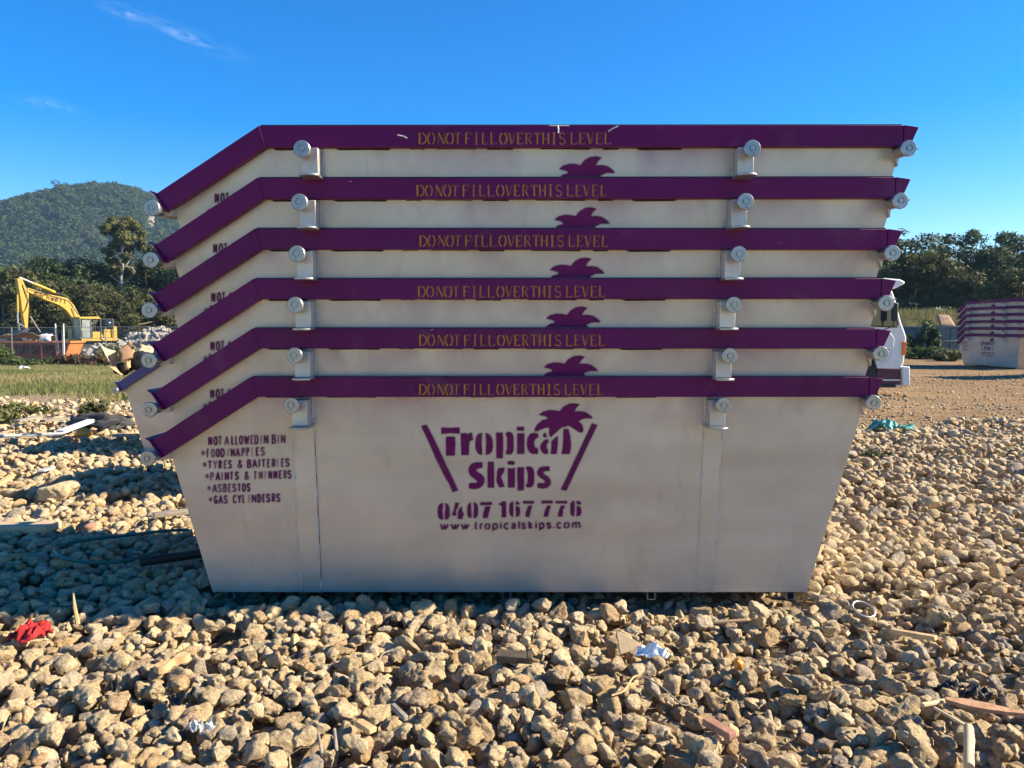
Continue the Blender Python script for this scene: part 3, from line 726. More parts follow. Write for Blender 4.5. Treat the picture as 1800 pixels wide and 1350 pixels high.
# ------------------------------------------------------------------ rubble stones
def ico(n):
    import bmesh
    bm = bmesh.new(); bmesh.ops.create_icosphere(bm, subdivisions=n, radius=1)
    bm.verts.ensure_lookup_table()
    V = np.array([v.co[:] for v in bm.verts]); Fc = np.array([[v.index for v in f.verts] for f in bm.faces]); bm.free(); return V, Fc
def stone_shapes(n_sub, count, seed, fine):
    V, Fc = ico(n_sub); g = np.random.default_rng(seed); out = []
    V = V / np.linalg.norm(V, axis=1)[:, None]
    for _ in range(count):
        k = g.integers(7, 12); Nn = g.normal(size=(k, 3)); Nn /= np.linalg.norm(Nn, axis=1)[:, None]
        d = g.uniform(.55, 1.0, k)
        dots = V @ Nn.T
        r = np.where(dots > .05, d / np.maximum(dots, .05), 9)
        p = 40.0
        rad = (np.minimum(r, 3) ** -p).sum(1) ** (-1 / p); rad = np.minimum(rad, 1.25)
        P = V * rad[:, None]
        if fine:
            o = g.uniform(0, 50, 3)
            disp = np.array([mnoise.fractal(Vector(v * 1.7 + o), 0.75, 2.0, 6) for v in P]) * .19 
            pit = np.array([mnoise.noise(Vector(v * 5.5 + o)) for v in P]); disp -= .10 * np.maximum(pit - .05, 0)
            P = P * (1 + disp)[:, None]
        else:
            P = P * (1 + g.normal(0, .035, len(P)))[:, None]
        out.append(P / np.abs(P).max())
    return out, Fc
def stone_mat(name, attr):
    m = bpy.data.materials.new(name); m.use_nodes = True
    N, L = m.node_tree.nodes, m.node_tree.links; b = N['Principled BSDF']; b.inputs['Roughness'].default_value = .9; b.inputs['Specular IOR Level'].default_value = .2
    tc = N.new('ShaderNodeTexCoord')
    if attr: at = N.new('ShaderNodeAttribute'); at.attribute_name = 'tint'; tint = at.outputs['Fac']
    else: oi = N.new('ShaderNodeObjectInfo'); tint = oi.outputs['Random']
    cr = N.new('ShaderNodeValToRGB'); e = cr.color_ramp
    cols = [(0, (.55, .395, .21)), (.22, (.69, .53, .31)), (.42, (.61, .465, .27)), (.60, (.72, .58, .37)), (.76, (.55, .37, .19)), (.88, (.52, .42, .29)), (.95, (.40, .34, .26)), (1.0, (.59, .38, .20))]
    e.elements[0].position, e.elements[0].color = 0, (*cols[0][1], 1); e.elements[1].position, e.elements[1].color = 1, (*cols[-1][1], 1)
    for p_, c_ in cols[1:-1]:
        q = e.elements.new(p_); q.color = (*c_, 1)
    L.new(tint, cr.inputs[0])
    cm = N.new('ShaderNodeCombineXYZ'); mm = N.new('ShaderNodeMath'); mm.operation = 'MULTIPLY'; mm.inputs[1].default_value = 30; L.new(tint, mm.inputs[0]); L.new(mm.outputs[0], cm.inputs[1])
    ad = N.new('ShaderNodeVectorMath'); L.new(tc.outputs['Object'], ad.inputs[0]); L.new(cm.outputs[0], ad.inputs[1])
    def nz(s, d=7, r=.65):
        n = N.new('ShaderNodeTexNoise'); n.inputs['Scale'].default_value = s; n.inputs['Detail'].default_value = d; n.inputs['Roughness'].default_value = r; L.new(ad.outputs[0], n.inputs['Vector']); return n.outputs[0]
    sc = 1.0
    a = nz(16 * sc); f = nz(75 * sc, 6, .7)
    mr = N.new('ShaderNodeMapRange'); mr.inputs[1].default_value = .28; mr.inputs[2].default_value = .72; mr.inputs[3].default_value = .66; mr.inputs[4].default_value = 1.30; L.new(a, mr.inputs[0])
    mr2 = N.new('ShaderNodeMapRange'); mr2.inputs[1].default_value = .3; mr2.inputs[2].default_value = .65; mr2.inputs[3].default_value = .66; mr2.inputs[4].default_value = 1.18; L.new(f, mr2.inputs[0])
    mu = N.new('ShaderNodeMath'); mu.operation = 'MULTIPLY'; L.new(mr.outputs[0], mu.inputs[0]); L.new(mr2.outputs[0], mu.inputs[1])
    h = N.new('ShaderNodeHueSaturation'); L.new(mu.outputs[0], h.inputs['Value']); L.new(cr.outputs[0], h.inputs['Color']); L.new(h.outputs[0], b.inputs['Base Color'])
    bp = N.new('ShaderNodeBump'); bp.inputs['Strength'].default_value = .9; bp.inputs['Distance'].default_value = .016
    L.new(f, bp.inputs['Height'])
    bp2 = N.new('ShaderNodeBump'); bp2.inputs['Strength'].default_value = .8; bp2.inputs['Distance'].default_value = .045; L.new(nz(28), bp2.inputs['Height'])
    L.new(bp2.outputs[0], bp.inputs['Normal']); L.new(bp.outputs[0], b.inputs['Normal'])
    return m
M['stone'] = stone_mat('tan_stone', False); M['gravel'] = stone_mat('tan_gravel', True)
SH_HI, F_HI = stone_shapes(4, 14, 1, True)
SH_MID, F_MID = stone_shapes(3, 14, 2, True)
SH_LO, F_LO = stone_shapes(2, 24, 3, False)
SH_XS, F_XS = stone_shapes(1, 12, 4, False)

def rot_mats(n, g, flat=True):
    a = g.uniform(0, 2 * math.pi, n); tx = g.normal(0, .35, n); ty = g.normal(0, .35, n)
    ca, sa = np.cos(a), np.sin(a)
    Z = np.zeros((n, 3, 3)); Z[:, 0, 0] = ca; Z[:, 0, 1] = -sa; Z[:, 1, 0] = sa; Z[:, 1, 1] = ca; Z[:, 2, 2] = 1
    X = np.zeros((n, 3, 3)); X[:, 0, 0] = 1; X[:, 1, 1] = np.cos(tx); X[:, 1, 2] = -np.sin(tx); X[:, 2, 1] = np.sin(tx); X[:, 2, 2] = np.cos(tx)
    Yr = np.zeros((n, 3, 3)); Yr[:, 1, 1] = 1; Yr[:, 0, 0] = np.cos(ty); Yr[:, 0, 2] = np.sin(ty); Yr[:, 2, 0] = -np.sin(ty); Yr[:, 2, 2] = np.cos(ty)
    return Z @ X @ Yr
def pack_stones():
    """drop stones one by one on a height field, each into the lowest of a few nearby spots"""
    g = np.random.default_rng(21)
    cell = .02; x0, x1, y0, y1 = -13.5, 13.5, 1.7, 18.5
    nx, ny = int((x1 - x0) / cell), int((y1 - y0) / cell)
    gx = x0 + (np.arange(nx) + .5) * cell; gy = y0 + (np.arange(ny) + .5) * cell
    GX, GY = np.meshgrid(gx, gy)
    H = (terrain(GX, GY) - .095 + .03 * (vnoise(GX, GY, 1.1, 7) - .5)).astype(np.float32)
    H0 = H.copy()
    S = []   # x,y,z,a,b,c
    def dens(y, x):
        e = GRAVEL_END(x) + .6 + 1.4 * (vnoise(x, y, .6, 8) - .5) * 2
        return np.clip((e - y) / 1.6, 0, 1)
    def inside(x, y):  # visible wedge plus a margin
        return np.abs(x) < .70 * y + .75
    def batch(n, smin, smax, yr, k=4, embed=.35, maxtop=.075, pw=2.2):
        cnt = 0
        ys = np.sqrt(g.uniform(yr[0] ** 2, yr[1] ** 2, n)); xs = g.uniform(-1, 1, n) * (.70 * ys + 1.5)
        ok = g.random(n) < dens(ys, xs)
        right_small = np.where((xs > .4) & (ys < 4.6), .78, 1.0)
        sz = smin + (smax - smin) * g.random(n) ** pw
        for i in np.nonzero(ok)[0]:
            s = sz[i] * right_small[i]; a, b, c = s * g.uniform(.85, 1.25), s * g.uniform(.75, 1.05), s * g.uniform(.62, .92)
            best = None; rr = max(a, b) * .85; m = max(1, int(rr / cell))
            for t in range(k):
                px, py = xs[i] + g.normal(0, s * .9), ys[i] + g.normal(0, s * .9)
                ix, iy = int((px - x0) / cell), int((py - y0) / cell)
                if ix - m < 0 or iy - m < 0 or ix + m >= nx or iy + m >= ny: continue
                h = H[iy - m:iy + m + 1, ix - m:ix + m + 1]
                q = np.hypot(*np.meshgrid(np.arange(-m, m + 1), np.arange(-m, m + 1))) * cell / rr
                low = np.where(q < 1, c * np.sqrt(np.maximum(1 - q * q, 0)), -9)
                need = np.where(q < 1, h + low, -9)
                zc = (1 - embed) * need.max() + embed * (need[q < 1].mean())
                top = zc + c
                under = (-1.70 < px < 1.68) and (4.08 < py < 5.6)
                lim = -.025 if under else (.0 if (-1.7 < px < 1.68) and (3.98 < py <= 4.08) else maxtop)
                base = float(H0[iy, ix]) + .095
                if top > lim + base: continue
                if best is None or zc < best[0]: best = (zc, px, py, ix, iy, m, q)
            if best is None: continue
            zc, px, py, ix, iy, m, q = best
            h = H[iy - m:iy + m + 1, ix - m:ix + m + 1]
            up = np.where(q < 1, zc + c * .9 * np.sqrt(np.maximum(1 - q * q, 0)), -9)
            np.maximum(h, up, out=h)
            S.append((px, py, zc, a, b, c)); cnt += 1
        return cnt
    batch(620, .07, .11, (2.0, 8), 5, .45, .085, 1.4)
    batch(7000, .038, .078, (1.9, 6.0), 5, .5, .08, 1.4)
    batch(5200, .022, .05, (1.9, 6.0), 6, .45)
    batch(12600, .032, .08, (6.0, 12.5), 3)
    batch(6000, .022, .055, (6.0, 10), 4)
    batch(8000, .04, .085, (12.0, 18.3), 2)
    big = np.array(S)
    S.clear()
    batch(5600, .007, .02, (1.9, 5.2), 8, .3, .03, 2)
    return big, np.array(S)
BIG, PEB = pack_stones()
print('stones', len(BIG), len(PEB))
g = np.random.default_rng(5)
ROT = rot_mats(len(BIG), g); TINT = g.random(len(BIG))
# the 300 stones that show largest in the photo stand as objects of their own
dist = np.hypot(BIG[:, 1], BIG[:, 2] - CAM_H)
inview = (np.abs(BIG[:, 0]) < .655 * BIG[:, 1]) & (BIG[:, 1] > 2.66) & ~((np.abs(BIG[:, 0]) < 1.7) & (BIG[:, 1] > 4.1))
rank = np.where(inview & (BIG[:, 2] + BIG[:, 5] > -.01), BIG[:, 3] * BIG[:, 5] / dist ** 2, 0)
order = np.argsort(-rank); SOLO = order[:300]; rest = np.setdiff1d(np.arange(len(BIG)), SOLO)
hi_me = []
for k, P in enumerate(SH_HI):
    me = mesh_np('stone', P * .09, F_HI, True); me.materials.append(M['stone']); hi_me.append(me)
for n_, i in enumerate(SOLO):
    x, y, z, a, b, c = BIG[i]
    o = link('stone', hi_me[n_ % len(hi_me)], None)
    Mx = Matrix(ROT[i].tolist()).to_4x4()
    o.matrix_world = Matrix.Translation((x, y, z)) @ Mx @ Matrix.Diagonal((a / .09 * 1.06, b / .09 * 1.06, c / .09 * 1.06, 1))
    tag(o, 'one of the largest pale tan stones lying on the rubble before and around the skips', 'stone', 'large stones of the rubble')
def stone_field(name, data, rots, tint, shapes, faces, smooth_):
    V, Fs, T = [], [], []; off = 0
    sh = np.stack(shapes); nv = sh.shape[1]
    pick = np.arange(len(data)) % len(shapes)
    P = sh[pick] * (data[:, None, 3:6] * 1.05)
    P = np.einsum('nij,nvj->nvi', rots, P) + data[:, None, :3]
    Fc = (faces[None] + (np.arange(len(data)) * nv)[:, None, None]).reshape(-1, 3)
    return P.reshape(-1, 3), Fc, np.repeat(tint, nv)
near = rest[BIG[rest, 1] < 4.2]; mid = rest[(BIG[rest, 1] >= 4.2) & (BIG[rest, 1] < 9)]; far = rest[BIG[rest, 1] >= 9]
parts = [stone_field('g', BIG[near], ROT[near], TINT[near], SH_MID, F_MID, True), stone_field('g', BIG[mid], ROT[mid], TINT[mid], SH_LO, F_LO, True),
         stone_field('g', BIG[far], ROT[far], TINT[far], SH_XS, F_XS, True),
         stone_field('g', PEB, rot_mats(len(PEB), g), g.random(len(PEB)), SH_XS, F_XS, True)]
off = 0; VV, FF, TT = [], [], []
for v, f, t in parts: VV.append(v); FF.append(f + off); TT.append(t); off += len(v)
me = mesh_np('gravel', np.concatenate(VV), np.concatenate(FF), True, {'tint': np.concatenate(TT)})
me.set_sharp_from_angle(angle=R(50))
o = link('gravel', me, M['gravel']); tag(o, 'tan crushed stone rubble covering the yard', 'gravel', None, 'stuff')
del VV, FF, TT, parts
def rubble_z(x, y): 
    d = np.hypot(BIG[:, 0] - x, BIG[:, 1] - y); n = d < .14
    return float((BIG[n, 2] + BIG[n, 5] * .75).max()) if n.any() else 0.0
def on_rubble(px, py, lift=.0):
    p = at_z(px, py, .03); return Vector((p.x, p.y, rubble_z(p.x, p.y) + lift))

# small loose stones thinning out over the dirt road
g = np.random.default_rng(77); n = 5200
ry = 11.2 + 14 * g.random(n) ** 1.8; rx = g.uniform(.33, .70, n) * ry; rs_ = .006 + .03 * g.random(n) ** 3
rd_ = np.stack([rx, ry, terrain(rx, ry) - .072 * smooth(19, 12, ry) + rs_ * .35, rs_ * 1.2, rs_, rs_ * .7], -1)
v, f, t = stone_field('g', rd_, rot_mats(n, g), g.random(n), SH_XS, F_XS, True)
o = link('road_gravel', mesh_np('road_gravel', v, f, True, {'tint': t}), M['gravel']); tag(o, 'small loose stones strewn over the dirt road', 'gravel', None, 'stuff')
# ------------------------------------------------------------------ vegetation
def leaf_mat(name, c1, c2, transl=.25):
    return mat(name, c1, .65, 0, 0, 1.2, 0, 1, .3, col2=c2, attr='tint', transl=transl, obj_rand=.22)
M['leaf'] = leaf_mat('tree_leaves', (.020, .038, .010), (.100, .135, .034))
M['leaf_warm'] = leaf_mat('olive_leaves', (.040, .050, .014), (.125, .125, .040))
M['leaf_dark'] = leaf_mat('dark_leaves', (.014, .030, .012), (.075, .110, .038))
M['leaf_gum'] = leaf_mat('gum_leaves', (.058, .074, .022), (.175, .168, .058))
M['leaf_brown'] = leaf_mat('russet_leaves', (.06, .035, .02), (.13, .085, .04))
M['bark'] = mat('bark', (.16, .12, .085), .9, 0, .3, 3, .5, 20)
M['bark_pale'] = mat('pale_bark', (.46, .42, .36), .85, 0, .25, 2, .3, 15)

def leaf_cloud(clumps, n, size, seed, flat=.0, shell=.5, sub_=0):
    """clumps: (x,y,z,rx,ry,rz); returns mesh arrays of small bent leaf sprays spread through the clumps"""
    g = np.random.default_rng(seed); C = np.array(clumps, float)
    if sub_:
        S_ = np.repeat(C, sub_, 0); dd = g.normal(size=(len(S_), 3)); dd /= np.linalg.norm(dd, axis=1)[:, None]
        S_[:, :3] += dd * S_[:, 3:6] * g.uniform(.4, 1.0, len(S_))[:, None]; S_[:, 3:6] *= g.uniform(.28, .58, len(S_))[:, None]; C = np.concatenate([C * np.array([1, 1, 1, .6, .6, .6]), S_])
    w = (C[:, 3] * C[:, 4] * C[:, 5]) ** (2 / 3); k = g.choice(len(C), n, p=w / w.sum())
    d = g.normal(size=(n, 3)); d /= np.linalg.norm(d, axis=1)[:, None]
    r = shell + (1.08 - shell) * g.random(n) ** .6
    r = r * (1 + .22 * np.sin(d[:, 0] * 5 + k) * np.cos(d[:, 2] * 4 + k * 2))
    P = C[k, :3] + d * C[k, 3:6] * r[:, None]
    nrm = d + g.normal(0, .55, (n, 3)) + np.array([0, 0, .35]); nrm /= np.linalg.norm(nrm, axis=1)[:, None]
    t = np.cross(nrm, g.normal(size=(n, 3))); t /= np.linalg.norm(t, axis=1)[:, None]; b = np.cross(nrm, t)
    s = size * g.uniform(.55, 1.35, n)[:, None]
    V = np.stack([P - t * s, P + b * s * .42 - nrm * s * .12, P + t * s, P - b * s * .42 - nrm * s * .12], 1).reshape(-1, 3)
    Fc = np.arange(n * 4).reshape(n, 4)
    tint = np.clip(g.random(len(C))[k] * .5 + g.normal(.3, .25, n), 0, 1.2)
    return V, Fc, np.repeat(tint, 4)
def make_tree(seed, h, w, trunk_h, n_leaf, size, leafm, barkm, nclump=14, lean=0.0, airy=.0, trunk_r=.16):
    g = np.random.default_rng(seed); root = empty('tree')
    cl = []
    for i in range(nclump):
        a = g.uniform(0, 2 * math.pi); f = math.sqrt(g.random()); zz = g.uniform(0, 1)
        prof = math.sin(math.pi * (.18 + .75 * zz)) ** .7
        rr = w * .5 * f * prof
        s = w * g.uniform(.13, .25)
        cl.append((rr * math.cos(a) + lean * zz, rr * math.sin(a), trunk_h + (h - trunk_h) * zz * .93, s, s, s * g.uniform(.55, .85)))
    V, Fc, T = leaf_cloud(cl, n_leaf, size, seed, 0, .35, 7)
    link('crown', mesh_np('crown', V, Fc, False, {'tint': T}), leafm, root)
    m = MB(); top = (lean * .5, 0, h * .72)
    m.tube([(0, 0, -.3), (g.normal(0, .1), g.normal(0, .1), trunk_h * .6), (lean * .2, g.normal(0, .15), trunk_h * 1.2), top], [trunk_r * 1.25, trunk_r, trunk_r * .75, trunk_r * .25], 8)
    for c in cl[:max(6, nclump // 2)]:
        z0 = min(c[2] * .75, h * .6); z0 = max(z0, trunk_h * .5)
        m.tube([(lean * .3 * z0 / h, 0, z0), (c[0] * .5, c[1] * .5, (z0 + c[2]) / 2 - .1), (c[0], c[1], c[2])], [trunk_r * .45, trunk_r * .3, trunk_r * .1], 6)
    m.build('trunk', barkm, root)
    return root
P0 = {}
P0['broad'] = make_tree(31, 7.5, 8.0, 1.2, 13000, .17, M['leaf'], M['bark'], 20)
P0['tall'] = make_tree(32, 9.5, 6.5, 2.0, 12000, .16, M['leaf_dark'], M['bark'], 18)
P0['olive'] = make_tree(33, 6.0, 7.5, .8, 12000, .17, M['leaf_warm'], M['bark'], 18)
P0['layer'] = make_tree(34, 8.0, 8.5, 1.6, 13000, .17, M['leaf_dark'], M['bark'], 22)
used = set()
def plant(kind, px, Y, h, label, group, rz=None, wid=1.0):
    x = (px - 900) / F_PX * Y * 1.0
    src = P0[kind]; o = src if kind not in used else copy_tree(src); used.add(kind)
    base = {'broad': 7.5, 'tall': 9.5, 'olive': 6.0, 'layer': 8.0}[kind]; s = h / base
    o.location = (x, Y, float(terrain(x, Y)) - .1); o.scale = (s * wid, s * wid, s); o.rotation_euler = (0, 0, rng.uniform(0, 6.28) if rz is None else rz)
    return tag(o, label, 'tree', group)
GL, GR_ = 'trees in the belt behind the yellow excavator', 'trees in the belt beyond the yard on the right'
for kind, px, Y, h, wd, lb in [
    ('olive', 10, 74, 7.6, 1.1, 'olive green tree at the left edge of the picture, behind the wire fence'),
    ('broad', -45, 80, 8.0, 1.1, 'green tree partly cut by the left picture edge, behind the olive one'),
    ('broad', 62, 79, 7.8, 1.1, 'bushy green tree directly behind the raised excavator arm'),
    ('layer', 105, 83, 9.4, 1.1, 'dark tree whose crown shows above the lettered boom of the excavator'),
    ('olive', 118, 71, 6.2, 1.0, 'lower olive bushy tree behind the bend of the excavator boom'),
    ('layer', 165, 86, 9.2, 1.1, 'layered dark tree between the excavator cab and the tall gum tree'),
    ('tall', 262, 82, 10.0, 1.3, 'dark tree immediately right of the tall pale gum trunk'),
    ('broad', 205, 76, 6.4, 1.2, 'green tree below the tall gum, above the excavator tail'),
    ('olive', 246, 73, 5.6, 1.1, 'olive tree above the grey rubble heap'),
    ('tall', 300, 88, 12.5, 1.2, 'dark tree half hidden by the left ends of the stacked skips'),
    ('olive', 180, 70, 5.0, 1.0, 'low olive bushy tree just behind the excavator cab roof'),
    ('broad', 30, 86, 9.2, 1.1, 'tall green tree left of the excavator stick, furthest back'),
    ('layer', 330, 80, 9.0, 1.1, 'layered dark tree mostly behind the stacked skips on the left')]:
    plant(kind, px, Y, h, lb, GL, wid=wd)
for kind, px, Y, h, wd, lb in [
    ('layer', 1558, 58, 8.3, .95, 'layered tree just right of the stacked skips, behind the white truck'),
    ('olive', 1606, 55, 6.4, .9, 'brownish olive tree behind the old grey bins'),
    ('tall', 1690, 60, 9.3, .80, 'round topped tree right above the right old grey bins and the gap'),
    ('broad', 1640, 57, 6.6, .9, 'green tree above the dry grass bank'),
    ('tall', 1765, 60, 9.2, .80, 'tall round crowned tree above the distant skip stack'),
    ('layer', 1728, 57, 7.2, .8, 'dark tree directly over the left half of the distant skip stack'),
    ('broad', 1818, 58, 7.0, .9, 'green tree cut by the right picture edge'),
    ('broad', 1516, 60, 6.5, .9, 'green tree mostly behind the right ends of the stacked skips'),
    ('olive', 1790, 52, 5.0, .9, 'lower olive tree behind the distant skip stack'),
    ('layer', 1690, 53, 4.6, .8, 'low dark tree behind the left end of the distant skip stack')]:
    plant(kind, px, Y, h - 2.0, lb, GR_, wid=wd * h / (h - 2.0))
for k, px in enumerate(range(420, 1480, 88)):
    plant(('broad', 'layer', 'olive', 'tall')[k % 4], px + rng.uniform(-25, 25), rng.uniform(66, 84), rng.uniform(5.5, 8), 'green tree of the belt standing directly behind the stacked skips', 'trees of the belt hidden by the stacked skips', wid=1.1)
# the tall gum with a pale trunk
def gum():
    Y = 84; P = lambda px, py: at_y(px, py, Y)
    b = P(213, 560); root = empty('gum_tree', (b.x, Y, float(terrain(b.x, Y))), 0, 'tall gum tree with a bare pale trunk standing against the forested hill', 'tree')
    L = lambda px, py, dy=0: tuple(P(px, py) - Vector(root.location) + Vector((0, dy, 0)))
    cl = []
    for px, py, r, dy in [(200, 394, 15, 0), (216, 390, 16, 1), (232, 398, 15, -.5), (193, 406, 11, -1), (246, 410, 10, .5), (210, 412, 17, .6), (228, 418, 15, -.8), (247, 424, 8, 0), (240, 432, 9, .8),
                          (206, 430, 13, .4), (198, 446, 10, -.6), (218, 440, 12, .8), (203, 462, 11, .3), (228, 452, 10, -.6), (236, 466, 9, .6), (210, 472, 10, -.8), (193, 458, 7, 0), (240, 482, 7, .4), (226, 475, 7, .2)]:
        s = r * Y / F_PX * 1.05; cl.append((*L(px, py, dy * 1.2), s, s, s * .8))
    V, Fc, T = leaf_cloud(cl, 24000, .19, 77, 0, .1, 7)
    link('crown', mesh_np('crown', V, Fc, False, {'tint': T}), M['leaf_gum'], root)
    m = MB(); m.tube([L(213, 600), L(214, 520), L(213, 490), L(217, 470), L(214, 430), L(212, 400)], [.22, .18, .16, .14, .10, .04], 8)
    for a, bb, c in [((213, 490), (205, 482), (196, 462)), ((216, 474), (225, 462), (232, 440)), ((215, 440), (226, 425), (240, 412)), ((214, 430), (205, 415), (198, 398)), ((213, 500), (204, 492), (192, 484)), ((217, 468), (232, 470), (238, 478))]:
        m.tube([L(*a), L(*bb), L(*c)], [.09, .06, .02], 6)
    m.build('trunk', M['bark_pale'], root)
gum()
# shrubs: leafy mounds
def shrub(name, px, py, Y, w, h, n, size, mt, label, group=None, seed=0, cat='shrub'):
    p = at_y(px, py, Y); z = float(terrain(p.x, p.y)); g = np.random.default_rng(seed + 500)
    cl = []
    for i in range(9):
        cl.append((g.uniform(-.5, .5) * w, g.uniform(-.3, .3) * w, h * g.uniform(.2, .72), w * .22, w * .2, h * .3))
    V, Fc, T = leaf_cloud(cl, n, size, seed, 0, .2); V[:, 2] = np.maximum(V[:, 2], .01)
    root = empty(name, (p.x, p.y, z), 0, label, cat, group)
    link('foliage', mesh_np('foliage', V, Fc, False, {'tint': T}), mt, root)
    m = MB()
    for c in cl[:6]: m.tube([(c[0] * .2, c[1] * .2, -.05), (c[0] * .7, c[1] * .7, c[2] * .6), (c[0], c[1], c[2] * 1.25)], [.02, .014, .005], 5)
    m.build('stem', M['bark'], root)
    return root
SG = 'weedy shrubs in front of the wire fence'
shrub('shrub', 14, 620, 38, 1.5, .62, 1300, .10, M['leaf_warm'], 'green weedy shrub at the left picture edge below the wire fence', SG, 1)
shrub('shrub', 45, 625, 37, 1.5, .55, 900, .09, M['leaf'], 'low green shrub below the sign lettering on the orange bin', SG, 2)
shrub('shrub', 122, 620, 38, 1.9, .75, 1300, .09, M['leaf_brown'], 'russet dry shrub below the right end of the orange bin', SG, 3)
shrub('shrub', 88, 622, 38.5, 1.5, .62, 1000, .09, M['leaf'], 'green shrub at the feet of the two leaning fence posts', SG, 4)
shrub('shrub', 158, 622, 37, 1.5, .75, 1100, .09, M['leaf_brown'], 'russet shrub between the orange bin and the cardboard filled skip', SG, 5)
shrub('shrub', 185, 610, 40, 1.6, .9, 1100, .09, M['leaf_gum'], 'straw coloured shrub left of the cardboard flap', SG, 6)
shrub('shrub', 215, 600, 44, 2.2, 1.1, 1200, .10, M['leaf_gum'], 'straw coloured shrub behind the open cardboard boxes', SG, 7)
shrub('shrub', -12, 600, 40, 1.6, 1.2, 1000, .10, M['leaf'], 'green shrub half outside the left picture edge', SG, 8)
SR = 'creepers and shrubs around the old grey bins'
shrub('shrub', 1633, 590, 38.9, .9, 1.9, 1300, .12, M['leaf_dark'], 'dark creeper growing up between the two stacks of old grey bins', SR, 11)
shrub('shrub', 1600, 620, 37.5, 1.5, .6, 1000, .10, M['leaf'], 'green shrub at the foot of the left old grey bins', SR, 12)
shrub('shrub', 1650, 622, 37, 1.8, .6, 1100, .10, M['leaf'], 'green shrub at the foot of the right old grey bins', SR, 13)
shrub('shrub', 1672, 628, 34.8, 1.3, .55, 900, .09, M['leaf_warm'], 'bright low shrub beside the left end of the distant skip stack', SR, 14)
shrub('shrub', 1575, 610, 39, 1.6, 1.2, 1300, .11, M['leaf_dark'], 'dark shrub behind the white truck bumper', SR, 15)
WG = 'weeds growing out of the rubble'
shrub('weed', 167, 722, 13.2, .34, .30, 260, .05, M['leaf_warm'], 'small fresh green weed tuft in the rubble left of the skips', WG, 21, 'weed')
shrub('weed', 20, 742, 12.2, .9, .30, 500, .05, M['leaf_warm'], 'low olive weed patch at the left picture edge', WG, 22, 'weed')
shrub('weed', 60, 725, 13.4, .8, .24, 400, .05, M['leaf_gum'], 'dry weed patch beyond the long grey pipe', WG, 23, 'weed')
shrub('weed', 1545, 800, 8.9, .35, .07, 140, .03, M['leaf'], 'tiny weed in the rubble below the teal bag', WG, 24, 'weed')

# grass: blades in one mesh (nobody could count it)
def grass(name, n, xy, hfun, seed, label, c1, c2):
    g = np.random.default_rng(seed); x, y, keep = xy(g, n); x, y = x[keep], y[keep]; n = len(x)
    z = terrain(x, y); h = hfun(g, x, y); a = g.uniform(0, 6.28, n); l = g.normal(0, .35, n) * h; l2 = g.normal(0, .35, n) * h
    wd = .007 + .0004 * y
    V = np.stack([np.stack([x - np.cos(a) * wd, y - np.sin(a) * wd, z - .02], -1), np.stack([x + np.cos(a) * wd, y + np.sin(a) * wd, z - .02], -1), np.stack([x + l, y + l2, z + h], -1)], 1).reshape(-1, 3)
    t = np.clip(vnoise(x, y, .45, seed) * 1.3 - .15 + g.normal(0, .18, n), 0, 1)
    m = mat(name + '_blades', c1, .8, 0, 0, 2, 0, 1, .2, col2=c2, attr='tint', transl=.3)
    o = link(name, mesh_np(name, V, np.arange(n * 3).reshape(n, 3), False, {'tint': np.repeat(t, 3)}), m)
    tag(o, label, 'grass', None, 'stuff')
def xyl(g, n):
    y = np.sqrt(g.uniform(14 ** 2, 43 ** 2, n)); x = -y * g.uniform(.36, .74, n)
    d = smooth(14.2, 19, y + 5 * (vnoise(x, y, .35, 9) - .5)); c = vnoise(x, y, .9, 3)
    return x, y, g.random(n) < d * np.clip(c * 2.6 - .55, .06, 1)
grass('grass', 300000, xyl, lambda g, x, y: g.uniform(.04, .16, len(x)) * (1 + .8 * smooth(30, 38, y)), 41, 'rough grass on the field before the wire fence', (.085, .135, .03), (.36, .30, .14))
def xyr(g, n):
    y = g.uniform(36, 58, n); x = g.uniform(14, 42, n); return x, y, g.random(n) < smooth(36, 40, y) * np.clip(vnoise(x, y, .6, 4) * 2 - .2, .1, 1)
grass('dry_grass', 70000, xyr, lambda g, x, y: g.uniform(.15, .5, len(x)), 42, 'dry grass on the bank behind the old grey bins', (.09, .12, .035), (.28, .24, .11))

